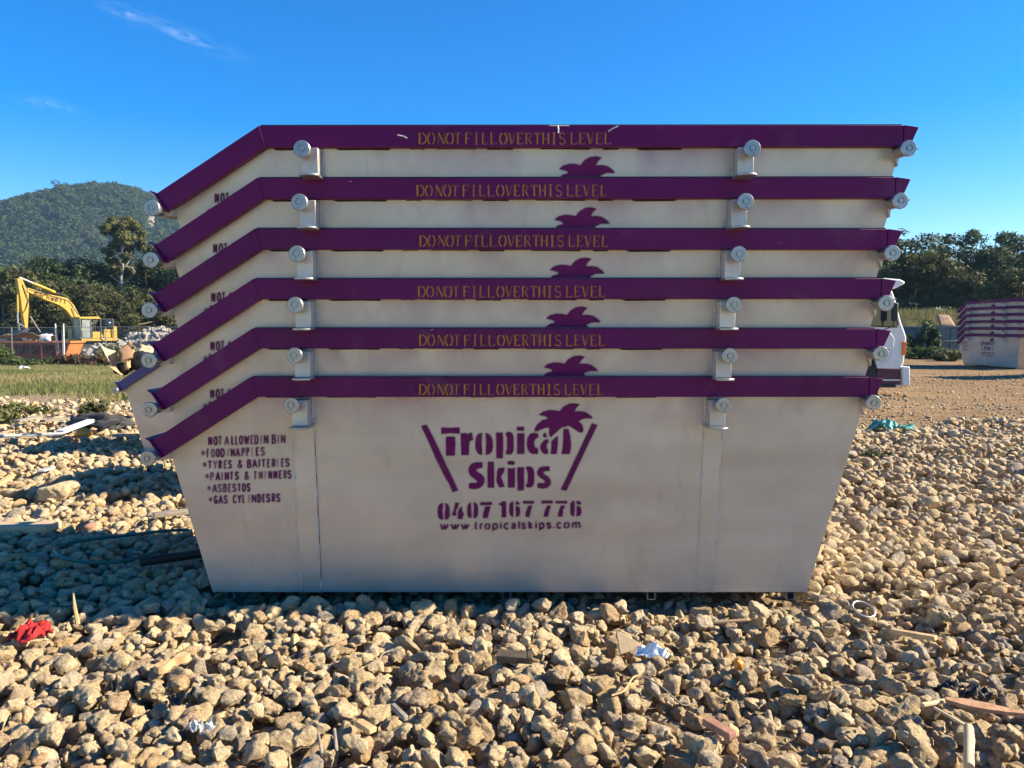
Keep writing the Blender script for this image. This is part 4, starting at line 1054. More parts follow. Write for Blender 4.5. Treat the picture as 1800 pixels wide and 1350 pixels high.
# ------------------------------------------------------------------ the forested hill
def hill():
    prof = [(-900, 470), (-600, 420), (-300, 392), (-100, 368), (0, 357), (60, 350), (130, 337), (180, 329.5), (225, 329), (258, 334), (300, 362), (350, 402), (420, 450), (520, 505), (640, 560), (760, 590)]
    Yr = 620.0
    px = np.array([p[0] for p in prof]); xs = (px - 900) / F_PX * Yr; hs = (575 - np.array([p[1] for p in prof])) / F_PX * Yr * 1.003
    nx, ny = 190, 90
    X, Y = np.meshgrid(np.linspace(xs[0], xs[-1], nx), np.linspace(300, 800, ny), indexing='xy')
    def height(X, Y):
        ridge = np.interp(X, xs, hs); t = np.where(Y < Yr, (Y - 330) / (Yr - 330), 1 - (Y - Yr) / 260)
        t = np.clip(t, 0, 1); s = t * t * (3 - 2 * t) * .55 + t * .45
        gul = (vnoise(X, Y, .012, 3) - .5) * 26 * np.sin(np.pi * t) + (vnoise(X, Y, .03, 5) - .5) * 9 * np.sin(np.pi * t)
        return ridge * s + gul - 4
    Z = height(X, Y); i = np.arange(nx * ny).reshape(ny, nx)
    V = np.stack([X, Y, Z], -1).reshape(-1, 3); Fc = np.stack([i[:-1, :-1], i[:-1, 1:], i[1:, 1:], i[1:, :-1]], -1).reshape(-1, 4)
    o = link('hill', mesh_np('hill', V, Fc, True), mat('hill_soil', (.016, .026, .010), .95, 0, .3, .05)); o['kind'] = 'structure'
    # closed forest canopy: lumpy crowns covering the slope
    g = np.random.default_rng(9); n = 18000
    cx = g.uniform(-590, -60, n); cy = 345 + (640 - 345) * g.random(n) ** .9
    cz = height(cx, cy); r = 2.0 + 4.2 * g.random(n) ** 2; ok = cz > .5
    sc = at_y(265, 386, 560)
    ok &= ~((np.abs(cx / cy - sc.x / 560) * 560 < 4.0) & (np.abs(cz - sc.z) < 8))
    cx, cy, cz, r = cx[ok], cy[ok], cz[ok], r[ok]; n = len(cx)
    g2 = np.random.default_rng(19)
    lobes = np.stack([cx, cy, cz + r * .5, r * .62, r * .62, r * .5], -1)
    extra = lobes[g2.integers(0, n, n)].copy(); extra[:, :3] += g2.normal(0, 1.3, (n, 3)); extra[:, 3:] *= .7
    V, Fq, T = leaf_cloud(np.concatenate([lobes, extra]), 740000, 1.05, 23, 0, .65)
    tl = vnoise(V[:, 0], V[:, 2], .03, 6) * .5
    m = mat('forest_canopy', (.010, .026, .011), .8, 0, 0, .25, 0, 1, .2, col2=(.075, .105, .034), attr='tint', detail=5, transl=.15)
    o = link('forest', mesh_np('forest', V, Fq, False, {'tint': np.clip(T * .75 + tl - .15, 0, 1.2)}), m); tag(o, 'closed green forest covering the hill', 'forest', None, 'stuff')
    # bare rock scar
    mb = MB(); rs = random.Random(8)
    yc = float(560)
    for q in range(40):
        x = sc.x + rs.uniform(-2.6, 1.2); y = 540 + rs.uniform(-25, 25); 
        y = float(np.interp(sc.z + rs.uniform(-7, 5), [float(height(np.array(x), np.array(v))) for v in range(340, 640, 4)], list(range(340, 640, 4)))); x = sc.x * y / 560 + rs.uniform(-2.2, 1.6); z = float(height(np.array(x), np.array(y)))
        mb.box((x, y, z + .5), (rs.uniform(1, 2.4), 2.0, rs.uniform(1, 2.6)), (rs.uniform(-.5, .5), rs.uniform(-.6, .6), rs.uniform(0, 3)))
    o = mb.build('rock_face', mat('bare_rock', (.27, .235, .18), .9, 0, .3, .3, .4, 2), smooth=0); tag(o, 'pale bare rock face on the forested hill beside the stacked skips', 'rock face')
hill()
# ------------------------------------------------------------------ more materials
M['yellow'] = mat('machine_yellow', (.30, .19, .03), .55, 0, .25, 1.6, .08, 30, col2=(.56, .34, .025), detail=9)
M['yellow_worn'] = mat('worn_yellow', (.50, .32, .04), .6, 0, .3, 3, .1, 40)
M['black'] = mat('black_rubber', (.012, .012, .013), .6, 0, .3, 6, .1, 60)
M['grey_paint'] = mat('grey_paint', (.12, .125, .13), .5, 0, .2, 3)
M['glass'] = mat('tinted_glass', (.022, .030, .032), .06, 0, .1, 1, 0, 1, .8)
M['pale_glass'] = mat('dusty_glass', (.22, .25, .23), .25, 0, .25, 3, 0, 1, .6)
M['white_paint'] = mat('white_paint', (.74, .73, .70), .35, 0, .05, 1.5, .02, 30, .5, coat=.3)
M['maroon'] = mat('maroon_paint', (.085, .004, .03), .4, 0, .15, 3)
M['galv'] = mat('galvanised_steel', (.60, .60, .58), .4, .5, .15, 8)
M['orange'] = mat('orange_paint', (.52, .13, .03), .6, 0, .3, 2.5, .1, 30, col2=(.68, .24, .08))
M['orange_shaded'] = mat('shaded_orange_paint', (.28, .065, .025), .7, 0, .3, 2, .1, 30)  # darker copy of the orange: shade on the body put into its colour
M['indicator'] = mat('orange_lens', (.75, .16, .02), .25)
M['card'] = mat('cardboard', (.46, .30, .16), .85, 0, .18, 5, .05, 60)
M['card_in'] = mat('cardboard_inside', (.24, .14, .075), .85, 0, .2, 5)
M['card_pale'] = mat('pale_cardboard', (.60, .45, .26), .85, 0, .15, 5)
M['timber'] = mat('raw_timber', (.55, .36, .17), .8, 0, .25, 18, .2, 60)
M['timber_grey'] = mat('weathered_timber', (.26, .22, .17), .9, 0, .3, 14, .3, 50)
M['red_cloth'] = mat('red_cloth', (.33, .014, .016), .9, 0, .15, 14, .15, 300)
M['teal'] = mat('teal_plastic', (.16, .48, .40), .35, 0, .2, 9, .1, 60, transl=.3)
M['green_strap'] = mat('green_strap', (.012, .11, .085), .5, 0, .2, 20)
M['white_plastic'] = mat('white_plastic', (.78, .78, .76), .45, 0, .06, 6)
M['grey_plastic'] = mat('grey_plastic', (.42, .43, .42), .5, 0, .15, 8)
M['orange_plastic'] = mat('orange_plastic', (.75, .26, .02), .45)
M['brick'] = mat('red_brick', (.34, .17, .11), .9, 0, .25, 20, .4, 80)
M['bark_red'] = mat('reddish_wood', (.30, .13, .06), .85, 0, .4, 25, .4, 50, col2=(.46, .27, .15))
M['concrete'] = mat('broken_concrete', (.40, .37, .33), .9, 0, .25, 4, .4, 20)
M['tan_slab'] = mat('tan_slab', (.50, .36, .21), .85, 0, .15, 6, .2, 40)
M['old_grey'] = mat('old_grey_paint', (.085, .115, .125), .6, 0, .3, 2.5, .1, 20, col2=(.16, .19, .195))
M['bronze'] = mat('brown_steel', (.13, .105, .075), .5, .4, .3, 30)
M['rust'] = mat('rust_brown', (.26, .16, .10), .85, 0, .3, 3, .2, 20)
M['skin'] = mat('skin', (.36, .20, .13), .6); M['dark_cloth'] = mat('dark_cloth', (.015, .017, .028), .9); M['hair'] = mat('dark_hair', (.012, .01, .008), .8)
M['wire'] = mat('grey_wire', (.35, .35, .34), .5, .5); M['pipe_white'] = mat('white_pole', (.70, .69, .66), .5)
M['netting'] = mat('dark_netting', (.05, .05, .05), .9, 0, .3, 20, .5, 80)

def gz(x, y): return float(terrain(x, y))

# ------------------------------------------------------------------ wire fence
def fence_panel(pa, pb, h, label, wires=True):
    a, b = Vector(pa), Vector(pb); d = b - a; L = d.length; rz = math.atan2(d.y, d.x)
    root = empty('wire_fence', a, rz, label, 'fence', 'panels of the temporary wire fence')
    f = MB(); r = .021
    f.tube([(0, 0, .08), (0, 0, h), (L, 0, h), (L, 0, .08), (0, 0, .08)], r, 6); f.tube([(0, 0, h - .26), (L, 0, h - .26)], .012, 6)
    f.build('frame', M['wire'], root)
    w = MB(); n = int(L / .065)
    for i in range(1, n): w.box((i * L / n, 0, (h + .1) / 2), (.006, .006, h - .12))
    for z in (.4, .8, 1.2, 1.6): w.box((L / 2, 0.006, z), (L, .005, .005))
    w.build('wire_mesh', M['wire'], root)
    return root
FY = 43.0
def fx(px): return (px - 900) / F_PX * FY
edges = [(-128, -53), (-53, 21), (22, 97), (111, 186), (187, 262), (263, 338)]
names = ['panel outside the left edge', 'leftmost visible wire panel, before the orange skip', 'wire panel in front of the sign lettering', 'wire panel in front of the yellow excavator cab', 'wire panel before the rubble heap', 'wire panel mostly hidden by the stacked skips']
for (a, b), nm in zip(edges, names):
    xa, xb = fx(a), fx(b); za = gz((xa + xb) / 2, FY)
    fence_panel((xa, FY, za), (xb, FY + .1, za), 2.05, nm + ' of the temporary fence')
for (p0, p1, lb) in (((97, 569), (105, 617), 'white fence post leaning to the left, between two wire panels'), ((111.5, 569), (112.5, 618), 'upright white fence post before the excavator, beside the leaning one')):
    a, b = at_y(*p0, FY - .15), at_y(*p1, FY - .15); b.z -= .5
    m = MB(); m.tube([b, a], .034, 8); o = m.build('fence_post', M['pipe_white']); tag(o, lb, 'fence post')

# ------------------------------------------------------------------ orange skip and its load
def raster_text(word_polys, cell, name, soft=1):
    return rasterise(word_polys, lambda x, y: (x, y), cell, soft, .08, None, 0, name)
def letters(word, x, h, wd, gap, sw, glyphs=G_CAP, s=.9):
    out = []
    for ch in word:
        if ch == ' ': x += wd * .8; continue
        for sk in glyphs[ch]:
            out += [(q, s) for q in stroke_poly([(x + px * wd, py * h) for px, py in sk], sw)]
        x += wd + gap
    return out
def orange_skip():
    Y = 45.0; p = at_y(122, 600, Y); zt = p.z; z0 = zt - 1.25
    root = empty('orange_skip', (p.x, Y, z0), R(4), 'orange skip with shade-darkened body and black lettering, loaded with rubbish behind the wire fence', 'skip bin')
    L, W, H = 5.2, 1.7, 1.25
    m = MB(); prof = [(-L + .5, 0), (-.45, 0), (0, H), (-L, H)]
    m.prism(prof, 0, .04); m.prism(prof, W - .04, W); m.poly([(-L + .5, .04, 0), (-L + .5, W - .04, 0), (-.45, W - .04, 0), (-.45, .04, 0)], [(0, 1, 2, 3)])
    m.poly([(-L + .5, .04, 0), (-L + .5, W - .04, 0), (-L, W - .04, H), (-L, .04, H)], [(0, 1, 2, 3)])
    m.build('body', M['orange_shaded'], root)
    e = MB(); e.prism([(-.45, 0), (-.40, 0), (.05, H), (0, H)], .0, W); e.build('end_panel', M['orange'], root)
    r = MB(); r.box((-L / 2, -.03, H - .05), (L, .07, .11)); r.box((-L / 2, W + .03, H - .05), (L, .07, .11)); r.box((.06, W / 2, H - .05), (.08, W + .14, .12)); r.build('rim', M['orange'], root, bevel=.01)
    for x in (-4.2, -3.3, -1.6, -.75): rb = MB(); rb.box((x, -.03, H / 2 - .06), (.09, .06, H - .12)); rb.build('rib', M['orange_shaded'], root)
    me = raster_text(letters('TOP SKIPS', 0, .42, .20, .075, .075, {**G_CAP, 'K': [[(0, 0), (0, 1)], [(1, 1), (0, .45)], [(.3, .6), (1, 0)]]}), .012, 'lettering')
    dm = paint_decal('black_lettering', (.012, .008, .008)); me.materials.append(dm)
    link('lettering', me, None, root, (-3.10, -.008, .55))
    return root
OS = orange_skip()
def sheet(name, pts, mt, label, cat, thick=.012, curl=0.0, sub=6, group=None):
    """bent sheet through 4 corner points (world)"""
    a, b, c, d = [Vector(q) for q in pts]; n = (b - a).cross(d - a).normalized(); vs, fs = [], []
    for i in range(sub + 1):
        for j in range(sub + 1):
            u, v = i / sub, j / sub
            q = a.lerp(b, u).lerp(d.lerp(c, u), v) + n * (curl * math.sin(math.pi * u) + curl * .3 * math.sin(math.pi * v))
            vs.append(q)
    k = sub + 1
    for i in range(sub):
        for j in range(sub): fs.append((i * k + j, (i + 1) * k + j, (i + 1) * k + j + 1, i * k + j + 1))
    base = (a + b + c + d) / 4; m = MB(); m.poly([v - base for v in vs], fs)
    o = m.build(name, mt, None, base); s = o.modifiers.new('thickness', 'SOLIDIFY'); s.thickness = thick; s.offset = 0
    return tag(o, label, cat, group)
Y = 45.4
q = lambda px, py, dy=0: at_y(px, py, Y + dy)
sheet('cardboard_sheet', [q(20, 590), q(72, 592), q(66, 600, 1), q(16, 600, 1.1)], M['card'], 'buckled tan sheet lying over the load of the orange skip', 'sheet', .03, .25)
sheet('board', [q(0, 592), q(17, 588), q(15, 596, .6), q(-2, 598, .6)], M['timber'], 'rusty brown board at the left end of the orange skip load', 'board', .03, .05)
def blob(name, c, r, mt, label, cat, seed, squash=(1, 1, 1), rough=.35, group=None, n=3):
    V, Fc = ico(n); g = np.random.default_rng(seed); o = g.uniform(0, 50, 3)
    disp = np.array([mnoise.fractal(Vector(v * 1.6 + o), .9, 2.1, 4) for v in V]); V = V * (1 + rough * disp)[:, None] * r * np.array(squash)
    ob = link(name, mesh_np(name, V, Fc, True), mt, None, c); return tag(ob, label, cat, group)
blob('rubbish_bag', q(83, 596, .6), .42, M['white_plastic'], 'white bag on the right half of the orange skip load', 'bag', 3, (1.1, .8, .7))
blob('rubbish_bag', q(5, 599, .5), .30, M['grey_plastic'], 'pale grey bag at the left end of the orange skip load', 'bag', 4, (1.3, .8, .6))
sheet('plastic_scrap', [q(89, 591), q(99, 590), q(99, 600, .3), q(90, 600, .3)], M['orange_plastic'], 'small orange panel standing in the orange skip beside the white bag', 'panel', .03, .03)
for k in range(3):
    m = MB(); a = q(62 + 9 * k, 599, .3); b = q(74 + 5 * k, 588 + 3 * k, .9); m.bar(a, b, .12, .06)
    tag(m.build('plank', (M['timber'], M['card_pale'], M['timber_grey'])[k]), ('short tan plank leaning beside the buckled sheet in the orange skip', 'pale plank beside the white bag in the orange skip', 'grey plank at the back of the orange skip load')[k], 'plank')
m = MB(); m.tube([at_y(53, 556, 50), at_y(71, 584, 50)], .04, 6); tag(m.build('pole', M['timber_grey']), 'thin pale pole leaning beside the excavator stick', 'pole')

# ------------------------------------------------------------------ rubble heap beside the excavator
def heap(px0, px1, ytop, Y, label, n, seed, mts):
    a, b = at_y(px0, 600, Y), at_y(px1, 600, Y); g = random.Random(seed); base = gz((a.x + b.x) / 2, Y); top = at_y(px0, ytop, Y).z
    core = MB(); chunks = {k: MB() for k in range(len(mts))}; w = b.x - a.x
    N_ = 18
    vs = []; fs = []
    for i in range(N_ + 1):
        for j in range(9):
            u, v = i / N_, j / 8; hh = (top - base - .35) * (math.sin(math.pi * min(1, max(0, u * 1.02))) ** .55) * math.sin(math.pi * v) * (1 + .25 * math.sin(i * 2.3 + j))
            vs.append((a.x + w * u, Y - 2 + 4.5 * v, base - .2 + hh))
    for i in range(N_):
        for j in range(8): fs.append((i * 9 + j, (i + 1) * 9 + j, (i + 1) * 9 + j + 1, i * 9 + j + 1))
    M_ = MB(); M_.poly(vs, fs)
    for k in range(n):
        i = g.randrange(N_); j = g.randrange(8); v = Vector(vs[i * 9 + j]) * .5 + Vector(vs[(i + 1) * 9 + j + 1]) * .5
        s = g.uniform(.12, .5); M_.box(v + Vector((0, 0, s * .2)), (s * g.uniform(.6, 2.2), s, s * g.uniform(.2, .8)), (g.uniform(-.8, .8), g.uniform(-.8, .8), g.uniform(0, 3)))
    o = M_.build('rubble_heap', mts[0], smooth=0); return tag(o, label, 'rubble heap', None, 'stuff')
mh = mat('demolition_rubble', (.16, .13, .10), .9, 0, 0, 1.7, .3, 10, .3, col2=(.45, .41, .35), detail=8)
heap(150, 238, 598, 53.5, 'low bank of rubble in front of the excavator tail', 420, 6, [mh])
heap(205, 345, 569, 57, 'heap of grey and white demolition rubble right of the excavator', 700, 4, [mh])

# ------------------------------------------------------------------ excavator
def excavator():
    X0 = (160 - 900) / F_PX * 60; z0 = gz(X0, 60) - .02
    root = empty('excavator', (X0, 60, z0), R(180 + 62), 'yellow tracked excavator with lettered boom, its operator in the open cab', 'excavator')
    for s in (-1, 1):
        t = MB(); t.prism([(-1.7, .12), (-1.5, 0), (1.5, 0), (1.75, .15), (1.85, .45), (1.6, .78), (-1.5, .78), (-1.8, .45)], s * 1.15 - .25, s * 1.15 + .25)
        for k in range(16): t.box((-1.6 + k * .21, s * 1.15, .79), (.05, .5, .05))
        t.build('track', M['black'], root, bevel=.03)
    u = MB(); u.box((0, 0, .62), (2.2, 1.9, .35)); u.lathe([(.7, .75), (.7, 1.0)], (0, 0, 0), 'z', 20); u.build('undercarriage', M['grey_paint'], root)
    h = MB(); h.prism([(-1.5, 1.0), (1.5, 1.0), (1.5, 1.22), (-1.5, 1.22)], -1.2, 1.2); h.build('deck', M['yellow'], root, bevel=.03)
    c = MB(); c.prism([(-1.65, -.75), (-1.45, -1.2), (-1.0, -1.22), (-1.0, 1.22), (-1.45, 1.2), (-1.65, .75)], 1.05, 2.15, 'z'); c.build('counterweight', M['yellow'], root, bevel=.06)
    e = MB(); e.box((-.5, -.05, 1.68), (1.0, 2.3, .9)); e.box((.5, -.8, 1.6), (1.1, .75, .75)); e.box((-.6, -.1, 2.16), (.9, 1.2, .08)); eo = e.build('engine_cover', M['yellow'], root, bevel=.04)
    x = MB(); x.tube([(-.9, -.5, 2.1), (-.9, -.5, 2.5)], .06, 8); x.build('exhaust_pipe', M['black'], eo)
    # cab: posts, roof, panes; door side open towards the camera
    cb = MB(); x0, x1, y0, y1, zb, zt = -.05, 1.62, .28, 1.22, 1.22, 2.86
    for xx, yy in ((x0, y0), (x0, y1), (x1 - .15, y0), (x1 - .15, y1), (.72, y1)):
        cb.bar((xx, yy, zb), (xx if xx < 1 else xx + .10, yy, zt - .1), .07, .07)
    cb.box(((x0 + x1) / 2, (y0 + y1) / 2, zb + .05), (x1 - x0, y1 - y0, .1)); cb.box((x0 + .03, (y0 + y1) / 2, zb + .35), (.06, y1 - y0, .7)); cb.box(((x0 + x1) / 2, y0, zb + .3), (x1 - x0, .05, .6))
    co = cb.build('cab', M['grey_paint'], root, bevel=.01)
    rf = MB(); rf.prism([(x0 - .06, zt - .16), (x1 + .06, zt - .16), (x1 - .05, zt - .02), (x0 + .1, zt + .02)], y0 - .05, y1 + .05); rf.build('roof', M['yellow'], co, bevel=.04)
    lp = MB(); lp.box((x0 + .33, y1 + .005, zb + .28), (.66, .05, .5)); lp.build('side_panel', M['yellow'], co)
    for nm, b_ in (('windscreen', ((x1 - .11, (y0 + y1) / 2, 2.0), (.02, y1 - y0 - .08, 1.36), (0, R(3), 0))), ('rear_pane', ((x0, (y0 + y1) / 2, 2.2), (.02, y1 - y0 - .08, .9), None)), ('side_pane', ((1.1, y1, 1.98), (.62, .015, 1.3), None))):
        g_ = MB(); g_.box(*b_); g_.build(nm, M['pale_glass'] if nm != 'rear_pane' else M['glass'], co)
    st = MB(); st.box((.42, .75, 1.55), (.5, .5, .14)); st.box((.18, .75, 1.95), (.13, .48, .75), (0, R(-8), 0)); st.build('seat', M['black'], co, bevel=.03)
    dr = MB(); dr.bar((-.05, 1.28, 1.25), (-.75, 1.75, 1.25), .05, .05); dr.bar((-.05, 1.28, 2.7), (-.75, 1.75, 2.7), .05, .05); dr.bar((-.75, 1.75, 1.25), (-.75, 1.75, 2.7), .05, .05); dr.bar((-.05, 1.28, 1.25), (-.05, 1.28, 2.7), .05, .05); do = dr.build('door', M['grey_paint'], co)
    dg = MB(); dg.poly([(-.07, 1.30, 1.9), (-.72, 1.73, 1.9), (-.72, 1.73, 2.65), (-.07, 1.30, 2.65)], [(0, 1, 2, 3)]); dgo = dg.build('door_pane', M['glass'], do); dgo.modifiers.new('thickness', 'SOLIDIFY').thickness = .01
    before = set(root.children_recursive)
    # boom, stick, rams
    up = [(.35, 1.75), (1.05, 2.75), (1.7, 3.75), (2.35, 4.25), (3.1, 4.36), (4.4, 4.52), (6.05, 4.92)]
    lo = [(6.15, 4.62), (4.4, 4.05), (3.2, 3.72), (2.5, 3.35), (1.75, 2.55), (1.1, 1.75), (.75, 1.4)]
    bm_ = MB(); bm_.prism(up + lo, -.22, .22); bo = bm_.build('boom', M['yellow'], root, bevel=.03)
    al = {'m': G_LOW['m'], 'a': G_LOW['a'], 'r': G_LOW['r'], 'k': G_LOW['k'], 'w': [[(0, 1), (.28, 0), (.5, .8), (.72, 0), (1, 1)]], 'e': [[(.1, .5), (.9, .5)] + arc(.5, .5, .42, .48, 0, 310, 10)], 'l': G_LOW['l']}
    me = raster_text(letters('markwell', 0, .27, .24, .07, .07, al), .010, 'lettering', 0)
    dm = paint_decal('brown_lettering', (.05, .02, .01)); me.materials.append(dm)
    me.transform(Matrix.Scale(-1, 4, (1, 0, 0))); me.flip_normals()
    lo_ = link('lettering', me, None, bo, (5.55, .232, 4.36)); lo_.rotation_euler = (0, R(-14), 0)
    ln = MB(); ln.tube([(1.3, .24, 3.0), (2.2, .24, 4.0), (3.2, .24, 4.25), (5.9, .24, 4.78)], .022, 6); ln.build('hydraulic_line', M['black'], bo)
    tp = MB(); tp.tube([(2.6, .1, 4.35), (2.9, .1, 4.62), (3.3, .1, 4.5)], .03, 6); tp.tube([(2.6, -.1, 4.35), (2.9, -.1, 4.68), (3.3, -.1, 4.5)], .03, 6); tp.build('hose', M['black'], bo)
    sk = MB(); sk.prism([(6.50, 5.62), (6.92, 5.5), (6.72, 4.2), (6.42, 1.95), (6.16, 1.95), (5.98, 3.6), (5.92, 4.6), (6.2, 5.0)], -.17, .17); so = sk.build('stick', M['yellow'], root, bevel=.03)
    hs = MB(); hs.tube([(6.5, .19, 5.1), (6.28, .22, 4.5), (6.05, .24, 4.0), (6.3, .22, 3.4), (6.55, .2, 3.1)], .03, 6); hs.build('hose', M['black'], so)
    def ram(a, b, r, nm, frac=.55):
        a, b = Vector(a), Vector(b); k = MB(); k.tube([a, a.lerp(b, frac)], r, 10); ro = k.build(nm, M['yellow_worn'], root); d = MB(); d.tube([a.lerp(b, frac), b], r * .55, 8); d.build('ram_rod', M['galv'], ro)
    for s in (-.33, .33): ram((.95, s, 1.35), (1.95, s, 3.55), .09, 'boom_ram')
    ram((3.35, 0, 4.66), (6.58, 0, 5.62), .10, 'stick_ram', .6)
    ram((6.86, 0, 4.4), (6.92, 0, 2.35), .09, 'bucket_ram', .62)
    lk = MB(); lk.bar((6.92, .12, 2.35), (6.3, .12, 2.05), .05, .1); lk.bar((6.92, -.12, 2.35), (6.3, -.12, 2.05), .05, .1); lk.bar((6.92, 0, 2.35), (6.85, 0, 1.75), .2, .1); lk.build('bucket_link', M['grey_paint'], root)
    bk = MB(); bk.prism([(6.1, 1.95), (6.55, 2.0), (7.0, 1.75), (7.05, 1.35), (6.75, 1.0), (6.3, .9), (5.95, 1.05), (6.4, 1.15), (6.65, 1.4), (6.5, 1.7)], -.45, .45)
    for k in range(4): bk.prism([(5.98, 1.08), (5.75, .98), (5.98, .98)], -.42 + k * .25, -.32 + k * .25)
    bk.build('bucket', M['dark_steel'], root)
    for o_ in set(root.children_recursive) - before:          # shorter reach
        if o_.name.startswith('lettering'): o_.location.x *= .78; continue
        for v_ in o_.data.vertices: v_.co.x *= .78
    return root
EX = excavator()
# operator: one continuous skinned body sitting in the cab
def person():
    root_m = EX.matrix_basis.copy(); M4 = Matrix.Translation(EX.location) @ Matrix.Rotation(EX.rotation_euler.z, 4, 'Z')
    J = {'pelvis': (.42, .75, 1.74), 'waist': (.36, .75, 1.92), 'chest': (.33, .75, 2.15), 'neck': (.36, .75, 2.36), 'head': (.40, .75, 2.47), 'crown': (.41, .75, 2.62)}
    R_ = {'pelvis': .15, 'waist': .135, 'chest': .16, 'neck': .06, 'head': .095, 'crown': .075}
    E_ = [('pelvis', 'waist'), ('waist', 'chest'), ('chest', 'neck'), ('neck', 'head'), ('head', 'crown')]
    for s, t in ((-1, 'r'), (1, 'l')):
        J.update({t + 'hip': (.46, .75 + .10 * s, 1.70), t + 'knee': (.88, .75 + .15 * s, 1.78), t + 'ank': (.98, .75 + .16 * s, 1.36), t + 'toe': (1.16, .75 + .17 * s, 1.33),
                  t + 'sh': (.34, .75 + .19 * s, 2.26), t + 'el': (.46, .75 + .26 * s, 2.0), t + 'wr': (.72, .75 + .22 * s, 1.98), t + 'ha': (.80, .75 + .2 * s, 2.0)})
        R_.update({t + 'hip': .10, t + 'knee': .068, t + 'ank': .042, t + 'toe': .035, t + 'sh': .065, t + 'el': .045, t + 'wr': .032, t + 'ha': .035})
        E_ += [('pelvis', t + 'hip'), (t + 'hip', t + 'knee'), (t + 'knee', t + 'ank'), (t + 'ank', t + 'toe'), ('chest', t + 'sh'), (t + 'sh', t + 'el'), (t + 'el', t + 'wr'), (t + 'wr', t + 'ha')]
        for k in range(4):
            n = f'{t}f{k}'; J[n] = (.87, .75 + .2 * s + (k - 1.5) * .02, 2.0 - .01 * k); R_[n] = .009; E_.append((t + 'ha', n))
    ks = list(J); me = bpy.data.meshes.new('person'); me.from_pydata([J[k] for k in ks], [(ks.index(a), ks.index(b)) for a, b in E_], [])
    o = bpy.data.objects.new('person', me); COL.objects.link(o); o.matrix_basis = M4; o.scale = (1, 1, 1)
    md = o.modifiers.new('skin', 'SKIN'); o.modifiers.new('sub', 'SUBSURF').levels = 1
    for i, k in enumerate(ks): me.skin_vertices[0].data[i].radius = (R_[k], R_[k]); me.skin_vertices[0].data[i].use_root = (k == 'pelvis')
    me.materials.append(M['skin'])
    tag(o, 'operator sitting in the open excavator cab in a dark shirt and shorts', 'person')
    sh = MB()
    def ring(c, rx, ry, n=12): return [(c[0] + rx * math.cos(2 * math.pi * i / n), c[1] + ry * math.sin(2 * math.pi * i / n), c[2]) for i in range(n)]
    rings = [ring((.41, .75, 1.70), .18, .21), ring((.37, .75, 1.92), .165, .19), ring((.34, .75, 2.12), .18, .22), ring((.34, .75, 2.27), .14, .24), ring((.36, .75, 2.34), .08, .09)]
    sh.poly([v for r in rings for v in r], [(i * 12 + k, i * 12 + (k + 1) % 12, (i + 1) * 12 + (k + 1) % 12, (i + 1) * 12 + k) for i in range(4) for k in range(12)])
    for s in (-1, 1): sh.tube([(.34, .75 + .17 * s, 2.27), (.45, .75 + .26 * s, 2.03)], [.085, .065], 10)
    sh.build('shirt', M['dark_cloth'], o)
    so = MB()
    for s in (-1, 1): so.tube([(.40, .75 + .10 * s, 1.71), (.84, .75 + .145 * s, 1.785)], [.125, .09], 10)
    so.build('shorts', M['dark_cloth'], o)
    hr = MB(); hr.lathe([(.01, 2.66), (.07, 2.65), (.108, 2.59), (.112, 2.53), (.10, 2.49)], (.39, .75, 0), 'z', 12); hr.build('hair', M['hair'], o)
person()

